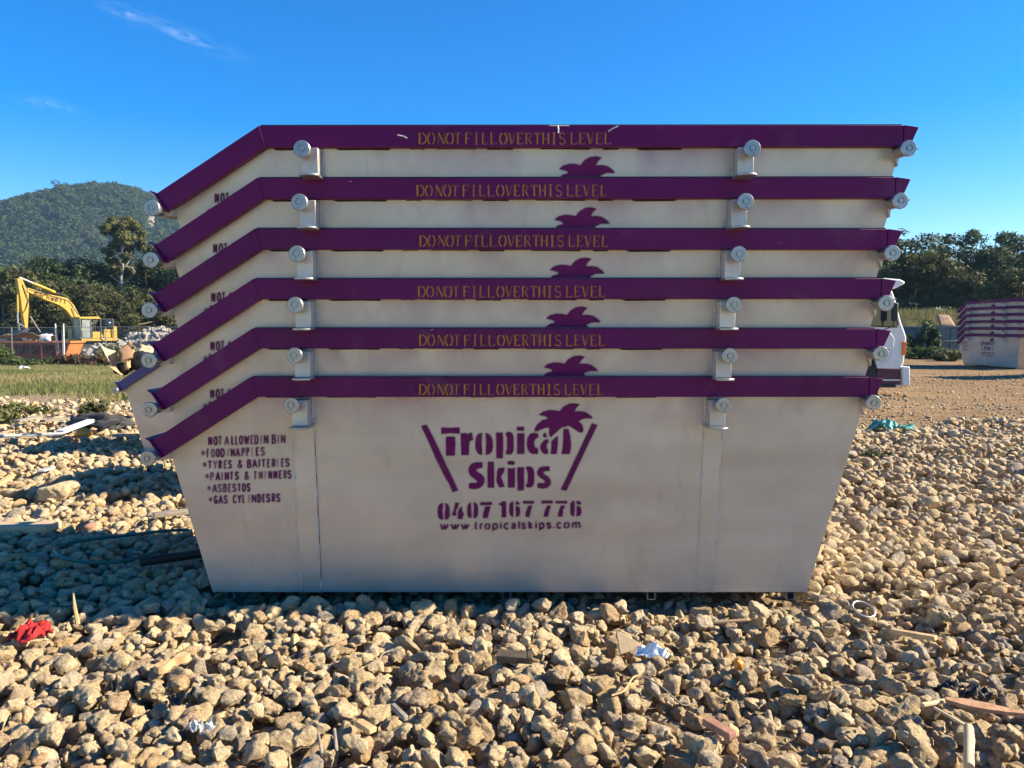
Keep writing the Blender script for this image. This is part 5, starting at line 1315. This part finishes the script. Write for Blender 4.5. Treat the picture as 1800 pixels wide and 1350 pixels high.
# ------------------------------------------------------------------ truck
def truck():
    Y0 = 17.0
    root = empty('truck', (7.68, Y0, 0), 0, 'white cab truck with maroon skirt and white bumper end, parked behind the stacked skips', 'truck')
    # x is forward; cab from x=-.75 to 1.05, width 1.95
    W = 1.95
    side = [(-.78, .60), (-.10, .60), (-.08, .80), (.04, .93), (.18, .97), (.30, .93), (.42, .80), (.46, .58), (.92, .56), (.99, .70), (1.03, 1.02), (1.03, 1.28), (.98, 1.42), (.90, 1.62), (.76, 2.10), (.68, 2.30), (.50, 2.36), (-.6, 2.36), (-.78, 2.25)]
    arch = [(.46, .58)]
    side = [(-.78, .58), (-.42, .58), (-.40, .78), (-.28, .93), (-.05, 1.0), (.18, .96), (.36, .80), (.42, .58)] + side[8:]
    c = MB(); c.prism(side, 0, W); cab = c.build('cab', M['white_paint'], root, bevel=.035)
    # side window recess as dark pane with frame
    for y, s in ((-.006, 1), (W + .006, -1)):
        g = MB(); g.prism([(-.62, 1.56), (.80, 1.50), (.83, 1.56), (.70, 2.04), (.62, 2.12), (-.62, 2.14)], y, y + .01 * s); go = g.build('side_window', M['glass'], cab)
        fr = MB(); pts = [(-.62, 1.56), (.80, 1.50), (.83, 1.56), (.70, 2.04), (.62, 2.12), (-.62, 2.14), (-.62, 1.56)]
        fr.tube([(p[0], y - .004 * s, p[1]) for p in pts], .014, 6); fr.build('window_seal', M['black'], go)
        qv = MB(); qv.bar((.48, y - .004 * s, 1.53), (.42, y - .004 * s, 2.11), .02, .015); qv.build('quarter_bar', M['black'], go)
        dr = MB(); dr.tube([(.40, y + .002 * s, .64), (.62, y + .002 * s, .72), (.72, y + .002 * s, .95), (.74, y + .002 * s, 1.25), (.66, y + .002 * s, 1.36), (.2, y + .002 * s, 1.40), (-.66, y + .002 * s, 1.40)], .012, 6); do = dr.build('door_moulding', M['white_paint'], cab)
        hn = MB(); hn.box((.34, y - .006 * s, .80), (.22, .02, .055)); hn.build('handle', M['black'], cab, bevel=.008)
        ind = MB(); ind.box((.97, y - .008 * s, 1.03), (.09, .03, .30)); ind.build('indicator', M['indicator'], cab, bevel=.01)
    ws = MB(); ws.poly([(.925, .10, 1.62), (.925, W - .10, 1.62), (.755, W - .14, 2.20), (.755, .14, 2.20)], [(0, 1, 2, 3)]); wo = ws.build('windscreen', M['glass'], cab); wo.modifiers.new('thickness', 'SOLIDIFY').thickness = .02
    v = MB(); v.prism([(.62, 2.30), (.80, 2.36), (.97, 2.45), (.99, 2.49), (.88, 2.55), (.55, 2.58), (.0, 2.46), (-.2, 2.37)], .06, W - .06); v.build('sun_visor', M['white_paint'], cab, bevel=.03)
    mi = MB(); mi.tube([(.30, -.02, 1.42), (.36, -.2, 1.42), (.60, -.24, 1.52), (.62, -.24, 1.75)], .012, 6); mi.box((.31, -.03, 1.40), (.12, .05, .06))
    mo = mi.build('mirror_arm', M['black'], root); mb = MB(); mb.box((.62, -.25, 1.83), (.13, .09, .40)); mb.build('mirror', M['black'], mo, bevel=.03)
    sk = MB(); sk.box((.66, .04, .40), (.50, .06, .34)); sk.box((.66, W - .04, .40), (.50, .06, .34)); sk.box((.94, W / 2, .43), (.10, W - .14, .30)); sk.build('skirt', M['maroon'], root, bevel=.01)
    tr = MB(); tr.box((.66, .0, .33), (.52, .02, .03)); tr.build('skirt_trim', M['galv'], root)
    for y in (-.02, W + .02):
        b = MB(); b.box((1.03, y + (.1 if y < 0 else -.1), .42), (.17, .26, .42), (0, R(-4), 0)); b.build('bumper_end', M['white_paint'], root, bevel=.02)
    bp = MB(); bp.box((1.02, W / 2, .42), (.15, W - .34, .36)); bp.box((.95, .12, .21), (.34, .2, .05)); bp.build('bumper', M['galv'], root, bevel=.02)
    st = MB(); st.box((.52, .02, .20), (.55, .18, .06)); st.build('step', M['black'], root)
    ch = MB(); ch.box((-2.6, .55, .72), (6.2, .09, .2)); ch.box((-2.6, W - .55, .72), (6.2, .09, .2)); ch.box((-2.9, W / 2, 1.0), (4.3, 2.1, .1)); ch.box((-.95, W / 2, 1.45), (.08, 1.9, 1.0)); ch.build('tray', M['maroon'], root, bevel=.01)
    tk = MB(); tk.lathe([(.01, 0), (.28, .01), (.28, .9), (.01, .91)], (-2.2, .3, .55), 'x', 16); tk.build('fuel_tank', M['galv'], root)
    for x in (0.0, -3.6):
        for y, s in ((.12, -1), (W - .12, 1)):
            w = MB(); w.lathe([(.24, -.11), (.40, -.11), (.43, -.08), (.43, .08), (.40, .11), (.24, .11)], (x, y, .43), 'y', 28); wo = w.build('wheel', M['black'], root)
            r = MB(); r.lathe([(.24, .10 * s), (.22, .06 * s), (.10, .03 * s), (.08, .10 * s), (.01, .11 * s)], (x, y, .43), 'y', 20); r.build('rim', M['white_paint'], wo)
    af = MB(); af.tube([(-.42, -.012, .60), (-.40, -.012, .78), (-.28, -.012, .93), (-.05, -.012, 1.0), (.18, -.012, .96), (.36, -.012, .80), (.42, -.012, .60)], .03, 8); af.build('wheel_arch', M['white_paint'], cab)
    iw = MB(); iw.box((0, W / 2, .72), (.78, W - .3, .42)); iw.build('arch_liner', M['black'], root)
    return root
truck()

# ------------------------------------------------------------------ old grey bins on the right
def grey_bin(x, y, z, w, label, rz=0, h=.78, tip=0.0):
    root = empty('grey_bin', (x, y, z), rz, label, 'skip bin', 'old grey bins in the weeds')
    root.rotation_euler = (0, tip, rz)
    m = MB(); k = w / 2; m.prism([(-k + .12, 0), (k - .12, 0), (k, h), (-k, h)], 0, .04); m.prism([(-k + .12, 0), (k - .12, 0), (k, h), (-k, h)], 1.3, 1.34)
    for s in (-1, 1): m.poly([(s * (k - .12), .04, 0), (s * (k - .12), 1.3, 0), (s * k, 1.3, h), (s * k, .04, h)], [(0, 1, 2, 3)])
    m.poly([(-k + .12, .04, .01), (k - .12, .04, .01), (k - .12, 1.3, .01), (-k + .12, 1.3, .01)], [(0, 1, 2, 3)])
    m.build('body', M['old_grey'], root)
    r = MB(); r.box((0, -.04, h - .04), (w + .1, .08, .09)); r.box((0, 1.38, h - .04), (w + .1, .08, .09)); r.box((-k - .01, .67, h - .04), (.08, 1.34, .09)); r.box((k + .01, .67, h - .04), (.08, 1.34, .09)); r.build('rim', M['old_grey'], root, bevel=.01)
    for t in (-.3, .12, .36): b = MB(); b.box((t * w, -.03, h / 2 - .05), (.07, .05, h - .16)); b.build('rib', M['old_grey'], root)
GY = 40.0
for px, nm in ((1604, 'left'), (1663, 'right')):
    x = (px - 900) / F_PX * GY; z = gz(x, GY)
    grey_bin(x, GY, z + .02, 1.55, f'lower weathered grey bin of the pair {"beside the white truck" if nm == "left" else "next to the distant skip stack"}', R(3))
    grey_bin(x + .06, GY + .05, z + .82, 1.6, f'upper weathered grey bin of the pair {"beside the white truck" if nm == "left" else "next to the distant skip stack"}', R(-2), .72)
x = (1664 - 900) / F_PX * 42.5
sheet('rusty_plate', [(x - .45, 42.5, 1.55), (x + .42, 42.5, 1.55), (x + .42, 43.2, 2.15), (x - .25, 43.2, 2.2)], M['rust'], 'rusty brown plate sloping up behind the right grey bins', 'plate', .04, .02)

# ------------------------------------------------------------------ cardboard in the single skip behind
CY = 9.35
q = lambda px, py, dy=0: at_y(px, py, CY + dy)
CG = 'cardboard heaped in the single skip'
sheet('cardboard_flap', [q(176, 605), q(203, 617, .2), q(209, 650, .25), q(203, 652, .1)], M['card_pale'], 'pointed pale cardboard flap sticking out left over the sheen-tinted rim', 'cardboard', .008, .03, 6, CG)
sheet('cardboard_flap', [q(191, 643, -.1), q(202, 644, .1), q(216, 658, .15), q(213, 659, -.05)], M['card'], 'small cardboard strip lying across the sheen-tinted rim', 'cardboard', .008, .01, 4, CG)
def open_box(pts_front, depth, label, mt, mi):
    o = sheet('cardboard_box', pts_front, mt, label, 'cardboard', .008, .10, 8, CG); return o
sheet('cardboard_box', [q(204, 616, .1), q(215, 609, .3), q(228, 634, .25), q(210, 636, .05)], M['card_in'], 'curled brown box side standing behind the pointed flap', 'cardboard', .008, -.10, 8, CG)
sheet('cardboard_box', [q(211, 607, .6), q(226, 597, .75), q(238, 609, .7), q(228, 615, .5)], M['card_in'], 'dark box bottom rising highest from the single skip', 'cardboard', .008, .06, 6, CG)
sheet('cardboard_box', [q(208, 609, .35), q(233, 614, .3), q(236, 617, .3), q(224, 622, .2)], M['card_pale'], 'narrow pale box edge across the middle of the heap', 'cardboard', .01, .03, 6, CG)
sheet('cardboard_box', [q(224, 618, .15), q(233, 617, .25), q(230, 646, .2), q(226, 650, .1)], M['card'], 'upright torn box strip in the middle of the heap', 'cardboard', .008, .05, 6, CG)
sheet('cardboard_flap', [q(241, 616, .4), q(246, 604, .5), q(270, 611, .5), q(268, 620, .4)], M['card_pale'], 'bright square box flap at the right of the heap beside the stacked skips', 'cardboard', .008, .02, 4, CG)
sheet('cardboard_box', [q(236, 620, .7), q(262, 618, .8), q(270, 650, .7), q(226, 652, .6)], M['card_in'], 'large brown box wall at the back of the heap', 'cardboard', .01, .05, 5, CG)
blob('rubbish_bag', q(247, 634, .35), .13, M['black'], 'shiny black bag in the cardboard heap of the single skip', 'bag', 9, (1.2, .9, .95), .3)
blob('rubbish_bag', q(216, 648, .30), .10, M['black'], 'small black bag under the curled box side in the single skip', 'bag', 19, (1.2, .9, .8), .3)

# ------------------------------------------------------------------ things lying about on the rubble
def cloth(name, c, sx, sy, mt, label, cat, seed, amp=.06, n=26, thick=.004, rz=0.0, round_=True):
    g = np.random.default_rng(seed); o = g.uniform(0, 40, 2); vs, fs = [], []
    for i in range(n + 1):
        for j in range(n + 1):
            u, v = i / n * 2 - 1, j / n * 2 - 1
            if round_: u, v = u * math.sqrt(1 - v * v / 2) * (1 + .25 * math.sin(3 * v + seed)), v * math.sqrt(1 - u * u / 2) * (1 + .2 * math.cos(4 * u + seed))
            h = mnoise.fractal(Vector((u * 1.5 + o[0], v * 1.5 + o[1], .3)), .8, 2, 4); r = abs(mnoise.noise(Vector((u * 3 + o[1], v * 2.2, o[0]))))
            z = amp * (.7 + h * .8 - r * 1.0) * (1.15 - .75 * max(abs(u), abs(v)) ** 2)
            x_, y_ = u * sx / 2 + .12 * sx * h, v * sy / 2 + .1 * sy * r
            vs.append((x_ * math.cos(rz) - y_ * math.sin(rz), x_ * math.sin(rz) + y_ * math.cos(rz), z))
    k = n + 1
    for i in range(n):
        for j in range(n): fs.append((i * k + j, (i + 1) * k + j, (i + 1) * k + j + 1, i * k + j + 1))
    m = MB(); m.poly(vs, fs); ob = m.build(name, mt, None, c, smooth=60); s = ob.modifiers.new('thickness', 'SOLIDIFY'); s.thickness = thick
    return tag(ob, label, cat)
cloth('cloth', on_rubble(54, 1128, -.012), .165, .15, M['red_cloth'], 'crumpled red cloth on the stones at the left', 'cloth', 5, .07)
cloth('plastic_bag', on_rubble(1556, 747, .0), .42, .5, M['teal'], 'crumpled teal plastic bag on the stones right of the stacked skips', 'plastic bag', 8, .15, 24, .003)
cloth('plastic_bag', on_rubble(1590, 749, -.01), .38, .2, M['teal'], 'flat torn tail of teal plastic beside the teal bag', 'plastic bag', 12, .06, 18, .003)
cloth('plastic_wrap', on_rubble(352, 1287, -.015), .11, .06, M['grey_plastic'], 'small crumpled pale plastic wrapper among the front stones', 'wrapper', 15, .045, 18, .002)
BP = 'scraps of black plastic among the stones'
for (px, py, s, sd, lb) in ((318, 1242, .11, 31, 'black plastic scrap above the white wrapper'), (1672, 1196, .10, 32, 'black plastic scrap at the right, left of its neighbour'), (1720, 1207, .12, 33, 'black plastic scrap at the far right, above the splintered plank'), (200, 1228, .05, 34, 'small black scrap below the red cloth')):
    cloth('plastic_scrap', on_rubble(px, py, -.02), s, s * .7, M['black'], lb, 'plastic scrap', sd, .05, 16, .002).__setitem__('group', BP)
def piece(name, pts2, thick, mt, c, rot, label, cat, bevel=.003):
    m = MB(); m.prism(pts2, -thick / 2, thick / 2, 'z'); o = m.build(name, mt, None, c, bevel=bevel); o.rotation_euler = rot; return tag(o, label, cat)
o = cloth('paper', on_rubble(1146, 1156, .0), .14, .085, M['white_plastic'], 'bright white torn paper on the front stones', 'paper', 44, .045, 16, .002, -.1, False)
piece('tile_shard', [(-.05, -.05), (.075, -.03), (-.045, .06)], .012, M['tan_slab'], on_rubble(1104, 1142, .02), (R(60), R(-5), R(10)), 'flat tan tile shard leaning beside the white paper', 'tile shard')
m = MB(); m.box((0, 0, .0), (.155, .05, .006)); m.box((0, -.024, -.014), (.155, .003, .03)); m.box((0, .024, -.014), (.155, .003, .03)); m.box((.065, .0, .004), (.02, .046, .004))
o = m.build('metal_channel', M['bronze'], None, on_rubble(905, 1168, .015), bevel=.002); o.rotation_euler = (R(12), R(2), R(-3)); tag(o, 'short dark metal channel lying before the middle of the skip', 'metal channel')
def ring(name, c, r, tr, mt, rot, label, cat, a0=0, a1=360):
    m = MB(); n = 36; m.tube([(r * math.cos(R(a0 + (a1 - a0) * i / n)), r * math.sin(R(a0 + (a1 - a0) * i / n)), 0) for i in range(n + 1)], tr, 8, a1 - a0 < 360); o = m.build(name, mt, None, c); o.rotation_euler = rot; return tag(o, label, cat)
ring('metal_ring', on_rubble(1518, 1078, .01), .055, .005, M['zinc_dark'], (R(24), R(8), 0), 'shiny metal ring on the stones right of the skip foot', 'ring')
def plank_(px0, py0, px1, py1, w, t, mt, label, cat='plank', lift=(.012, .012), name='plank', taper=None):
    a, b = on_rubble(px0, py0, lift[0]), on_rubble(px1, py1, lift[1]); m = MB()
    if taper:
        d = (b - a); L = d.length; n = 10; vs, fs = [], []; qd = d.to_track_quat('X', 'Z').to_matrix(); g = random.Random(int(px0))
        for i in range(n + 1):
            u = i / n; ww = w * (taper(u)) * g.uniform(.85, 1.1)
            for yy, zz in ((-ww / 2, -t / 2), (ww / 2, -t / 2), (ww / 2, t / 2), (-ww / 2, t / 2)): vs.append(a + qd @ Vector((u * L, yy, zz)))
        for i in range(n):
            for k in range(4): fs.append((i * 4 + k, i * 4 + (k + 1) % 4, i * 4 + 4 + (k + 1) % 4, i * 4 + 4 + k))
        fs += [(0, 1, 2, 3), (n * 4 + 3, n * 4 + 2, n * 4 + 1, n * 4)]; c = (a + b) / 2; m.poly([v - c for v in vs], fs); o = m.build(name, mt, None, c)
    else:
        c = (a + b) / 2; m.bar(a - c, b - c, w, t); o = m.build(name, mt, None, c, bevel=.004)
    return tag(o, label, cat)
plank_(1566, 1108, 1645, 1132, .035, .022, M['timber'], 'bright raw timber offcut on the stones below the metal ring')
plank_(1662, 1243, 1812, 1262, .055, .014, M['bark_red'], 'reddish splintered plank at the right picture edge', taper=lambda u: .3 + .9 * math.sin(math.pi * min(1, u * 1.1 + .05)) , lift=(.02, .02))
plank_(1620, 1250, 1664, 1236, .018, .014, M['card_pale'], 'short pale stick touching the splintered plank', 'stick', name='stick', lift=(.015, .02))
plank_(1640, 1256, 1712, 1282, .012, .01, M['card_pale'], 'thin pale stick below the splintered plank', 'stick', name='stick', lift=(.02, .02))
a, b = on_rubble(1702, 1283, .035), on_rubble(1704, 1332, .012); m = MB(); m.tube([Vector((0, 0, 0)), (b - a) * .3 + Vector((.002, 0, .002)), (b - a) * .7, b - a], [.016, .018, .0165, .017], 12); tag(m.build('log', M['card_pale'], None, a), 'peeled pale log end lying among the stones at the lower right', 'log')
plank_(1240, 1284, 1288, 1310, .042, .026, M['brick'], 'broken pink brick piece at the lower middle right', 'brick', name='brick_piece', lift=(.012, .008))
plank_(690, 1260, 714, 1284, .02, .02, M['timber_grey'], 'grey weathered stick among the front middle stones', 'stick', name='stick')
plank_(630, 1288, 656, 1304, .034, .02, M['timber'], 'brown bark chip at the bottom left of the middle', 'bark chip', name='bark_chip')
plank_(560, 1322, 566, 1350, .010, .010, M['timber_grey'], 'left of two dark twigs at the bottom edge', 'twig', name='twig', lift=(.03, .02)); plank_(588, 1312, 592, 1345, .012, .010, M['timber_grey'], 'right of two dark twigs at the bottom edge', 'twig', name='twig', lift=(.03, .02))
plank_(275, 1195, 330, 1172, .05, .03, M['timber'], 'rotten brown timber chunk in the stones left of the middle', 'timber chunk', name='timber_chunk', lift=(.0, .01), taper=lambda u: .7 + .4 * math.sin(9 * u))
plank_(1255, 1100, 1316, 1108, .03, .008, M['card'], 'flat dry palm strip before the right end of the skip', 'strip', name='dry_strip')
blob('foam_piece', on_rubble(1298, 1176, .0), .022, M['orange_plastic'], 'orange yellow foam scrap among the stones below the right strip', 'foam scrap', 41, (.9, .7, 1.2), .5)
blob('foam_piece', on_rubble(1285, 1270, -.01), .025, M['timber'], 'ochre lump above the broken brick piece', 'foam scrap', 42, (1, .8, .9), .5)
def wire_(pts, r, mt, label, cat, name, lift=.02):
    P = [on_rubble(*p, lift) for p in pts]; m = MB(); c = P[0].copy(); Q = []
    for i in range(len(P) - 1):
        for k in range(4): Q.append(P[i].lerp(P[i + 1], k / 4) - c)
    Q.append(P[-1] - c)
    for _ in range(2): Q = [Q[0]] + [(Q[i - 1] + Q[i] * 2 + Q[i + 1]) / 4 for i in range(1, len(Q) - 1)] + [Q[-1]]
    m.tube(Q, r, 6); return tag(m.build(name, mt, None, c), label, cat)
wire_([(1075, 1235), (1098, 1228), (1112, 1206), (1128, 1203)], .004, M['timber'], 'curved thin twig on the front middle stones', 'twig', 'twig')
wire_([(1128, 1203), (1165, 1225), (1200, 1235), (1225, 1228)], .003, M['timber_grey'], 'long grey twig right of the curved one', 'twig', 'twig')
wire_([(652, 1195), (668, 1178), (672, 1168), (690, 1162)], .004, M['timber_grey'], 'bent grey twig left of the metal channel', 'twig', 'twig')
wire_([(895, 1122), (925, 1122), (926, 1118)], .004, M['timber'], 'short brown twig by the rotten timber', 'twig', 'twig') if False else None
# stake, strap, pipes, poles at the left
a = on_rubble(137, 1100, -.02); m = MB(); m.tube([(0, 0, 0), (-.012, .0, .085), (-.016, 0, .155)], [.011, .008, .003], 6); so_ = m.build('stake', M['timber'], None, a); tag(so_, 'thin pointed wooden stake standing in the stones left of the skip', 'stake')
m = MB(); pts = []
for px, py in [(332, 948), (290, 950), (240, 957), (160, 968), (105, 978), (93, 992), (105, 1004), (150, 1012), (200, 1010), (250, 998), (300, 978), (326, 958)]:
    pts.append(on_rubble(px, py, .035))
Q = []
for i in range(len(pts) - 1):
    for k in range(4): Q.append(pts[i].lerp(pts[i + 1], k / 4))
for _ in range(6): Q = [Q[0]] + [(Q[i - 1] + Q[i] * 2 + Q[i + 1]) / 4 for i in range(1, len(Q) - 1)] + [Q[-1]]
c = Q[0].copy(); m.tube([v - c for v in Q], .011, 4); tag(m.build('strap', M['green_strap'], None, c), 'loop of green packing strap on the shaded stones left of the skip', 'strap')
m = MB(); a, b = on_rubble(247, 1008, .04), on_rubble(362, 990, .04); c = a.copy(); m.tube([a - c, b - c], .028, 12); tag(m.build('pipe', M['black'], None, c), 'short black pipe running under the left end of the skip', 'pipe')
m = MB(); a, b = on_rubble(-60, 781, .05), on_rubble(112, 769, .06); c = a.copy(); m.tube([a - c, b - c], .022, 8); tag(m.build('pipe', M['grey_plastic'], None, c), 'long thin grey pipe across the stones at the left edge', 'pipe')
plank_(106, 767, 160, 752, .10, .05, M['white_paint'], 'white painted timber end lying by the orange object', 'timber', name='timber', lift=(.06, .10))
blob('orange_scrap', on_rubble(146, 765, .03), .10, M['orange_plastic'], 'orange plastic scrap under the white timber', 'plastic scrap', 51, (1.1, .8, .7), .3)
blob('netting', on_rubble(155, 752, .02) + Vector((0, .3, 0)), .30, M['netting'], 'heap of dark netting beyond the orange scrap', 'netting', 52, (1.3, .8, .5), .5, n=4)
for k, (a_, b_, w, mt_, lb) in enumerate([((75, 745), (122, 740), .14, 'timber_grey', 'grey flat timber beyond the white timber'), ((180, 738), (232, 742), .05, 'black', 'thin black bar from the netting towards the single skip'), ((178, 757), (215, 745), .06, 'black', 'black bar lying just right of the orange scrap'), ((200, 770), (245, 778), .06, 'timber_grey', 'grey batten in the shade of the single skip'), ((30, 749), (72, 741), .10, 'timber_grey', 'weathered board left of the grey flat timber')]):
    plank_(*a_, *b_, w, .035, M[mt_], lb, 'board', name='board', lift=(.05, .07))
plank_(-40, 934, 96, 938, .16, .05, M['tan_slab'], 'tan concrete slab edge at the left picture edge', 'slab', name='slab', lift=(.01, .01))
plank_(-15, 870, 22, 848, .05, .03, M['timber'], 'light timber offcut at the left picture edge', 'plank', lift=(.03, .04))
plank_(72, 838, 92, 828, .07, .02, M['grey_plastic'], 'grey plastic shard on the lit stones left', 'plastic shard', name='plastic_shard', lift=(.03, .03))
plank_(270, 920, 335, 912, .09, .03, M['timber_grey'], 'weathered board on the lit stones beside the skip end', 'board', name='board', lift=(.03, .03))
blob('brick_piece', on_rubble(152, 934, .0), .045, M['brick'], 'pink brick lump at the edge of the lit strip', 'brick', 61, (1.2, .8, .8), .25)
o = link('boulder', hi_me[3], None, None, on_rubble(104, 876, .04)); o.scale = (2.0, 1.5, 1.35); o.rotation_euler = (.2, .15, .4); tag(o, 'biggest pale stone on the lit strip left of the skip', 'stone')
for k, (px, py, w, lb) in enumerate([(40, 654, .5, 'crumpled white sheet in the grass at the left'), (98, 633, .5, 'slanting white strip in the grass before the russet shrub'), (150, 637, .6, 'flat white scrap in the grass left of the cardboard'), (205, 606, .4, 'white scrap beside the rubble heap')]):
    p = at_y(px, py, 1); p = Vector((0, 0, CAM_H)) + ray(px, py) * ((-.35 - CAM_H) / ray(px, py).z) if py > 620 else at_y(px, py, 48)
    p.z = gz(p.x, p.y) + .08
    cloth('litter', p, w, w * .6, M['white_plastic'], lb, 'litter', 70 + k, .16, 10, .004)
# scattered single stones on the dirt road
rr = random.Random(12)
for k in range(26):
    y = rr.uniform(12.8, 24); x = rr.uniform(.36, .66) * y; s = rr.uniform(.02, .06)
    o = link('stone', hi_me[k % len(hi_me)], None, None, (x, y, gz(x, y) - .06 * float(smooth(19, 12, y)) + s * .3)); o.scale = (s / .09 * 1.2, s / .09, s / .09 * .7); o.rotation_euler = (0, 0, rr.uniform(0, 6)); tag(o, 'loose stone lying on the brown dirt road', 'stone', 'loose stones on the dirt road')

# ------------------------------------------------------------------ air
m = MB(); m.box((0, 790, 69), (3700, 1640, 144))
M['haze'] = bpy.data.materials.new('haze'); M['haze'].use_nodes = True
N, L = M['haze'].node_tree.nodes, M['haze'].node_tree.links
N.remove(N['Principled BSDF']); pv = N.new('ShaderNodeVolumePrincipled'); pv.inputs['Color'].default_value = (.42, .68, 1.0, 1); pv.inputs['Density'].default_value = .00024; pv.inputs['Anisotropy'].default_value = .2
L.new(pv.outputs[0], N['Material Output'].inputs['Volume'])
o = m.build('haze', M['haze'], smooth=0); o['kind'] = 'stuff'
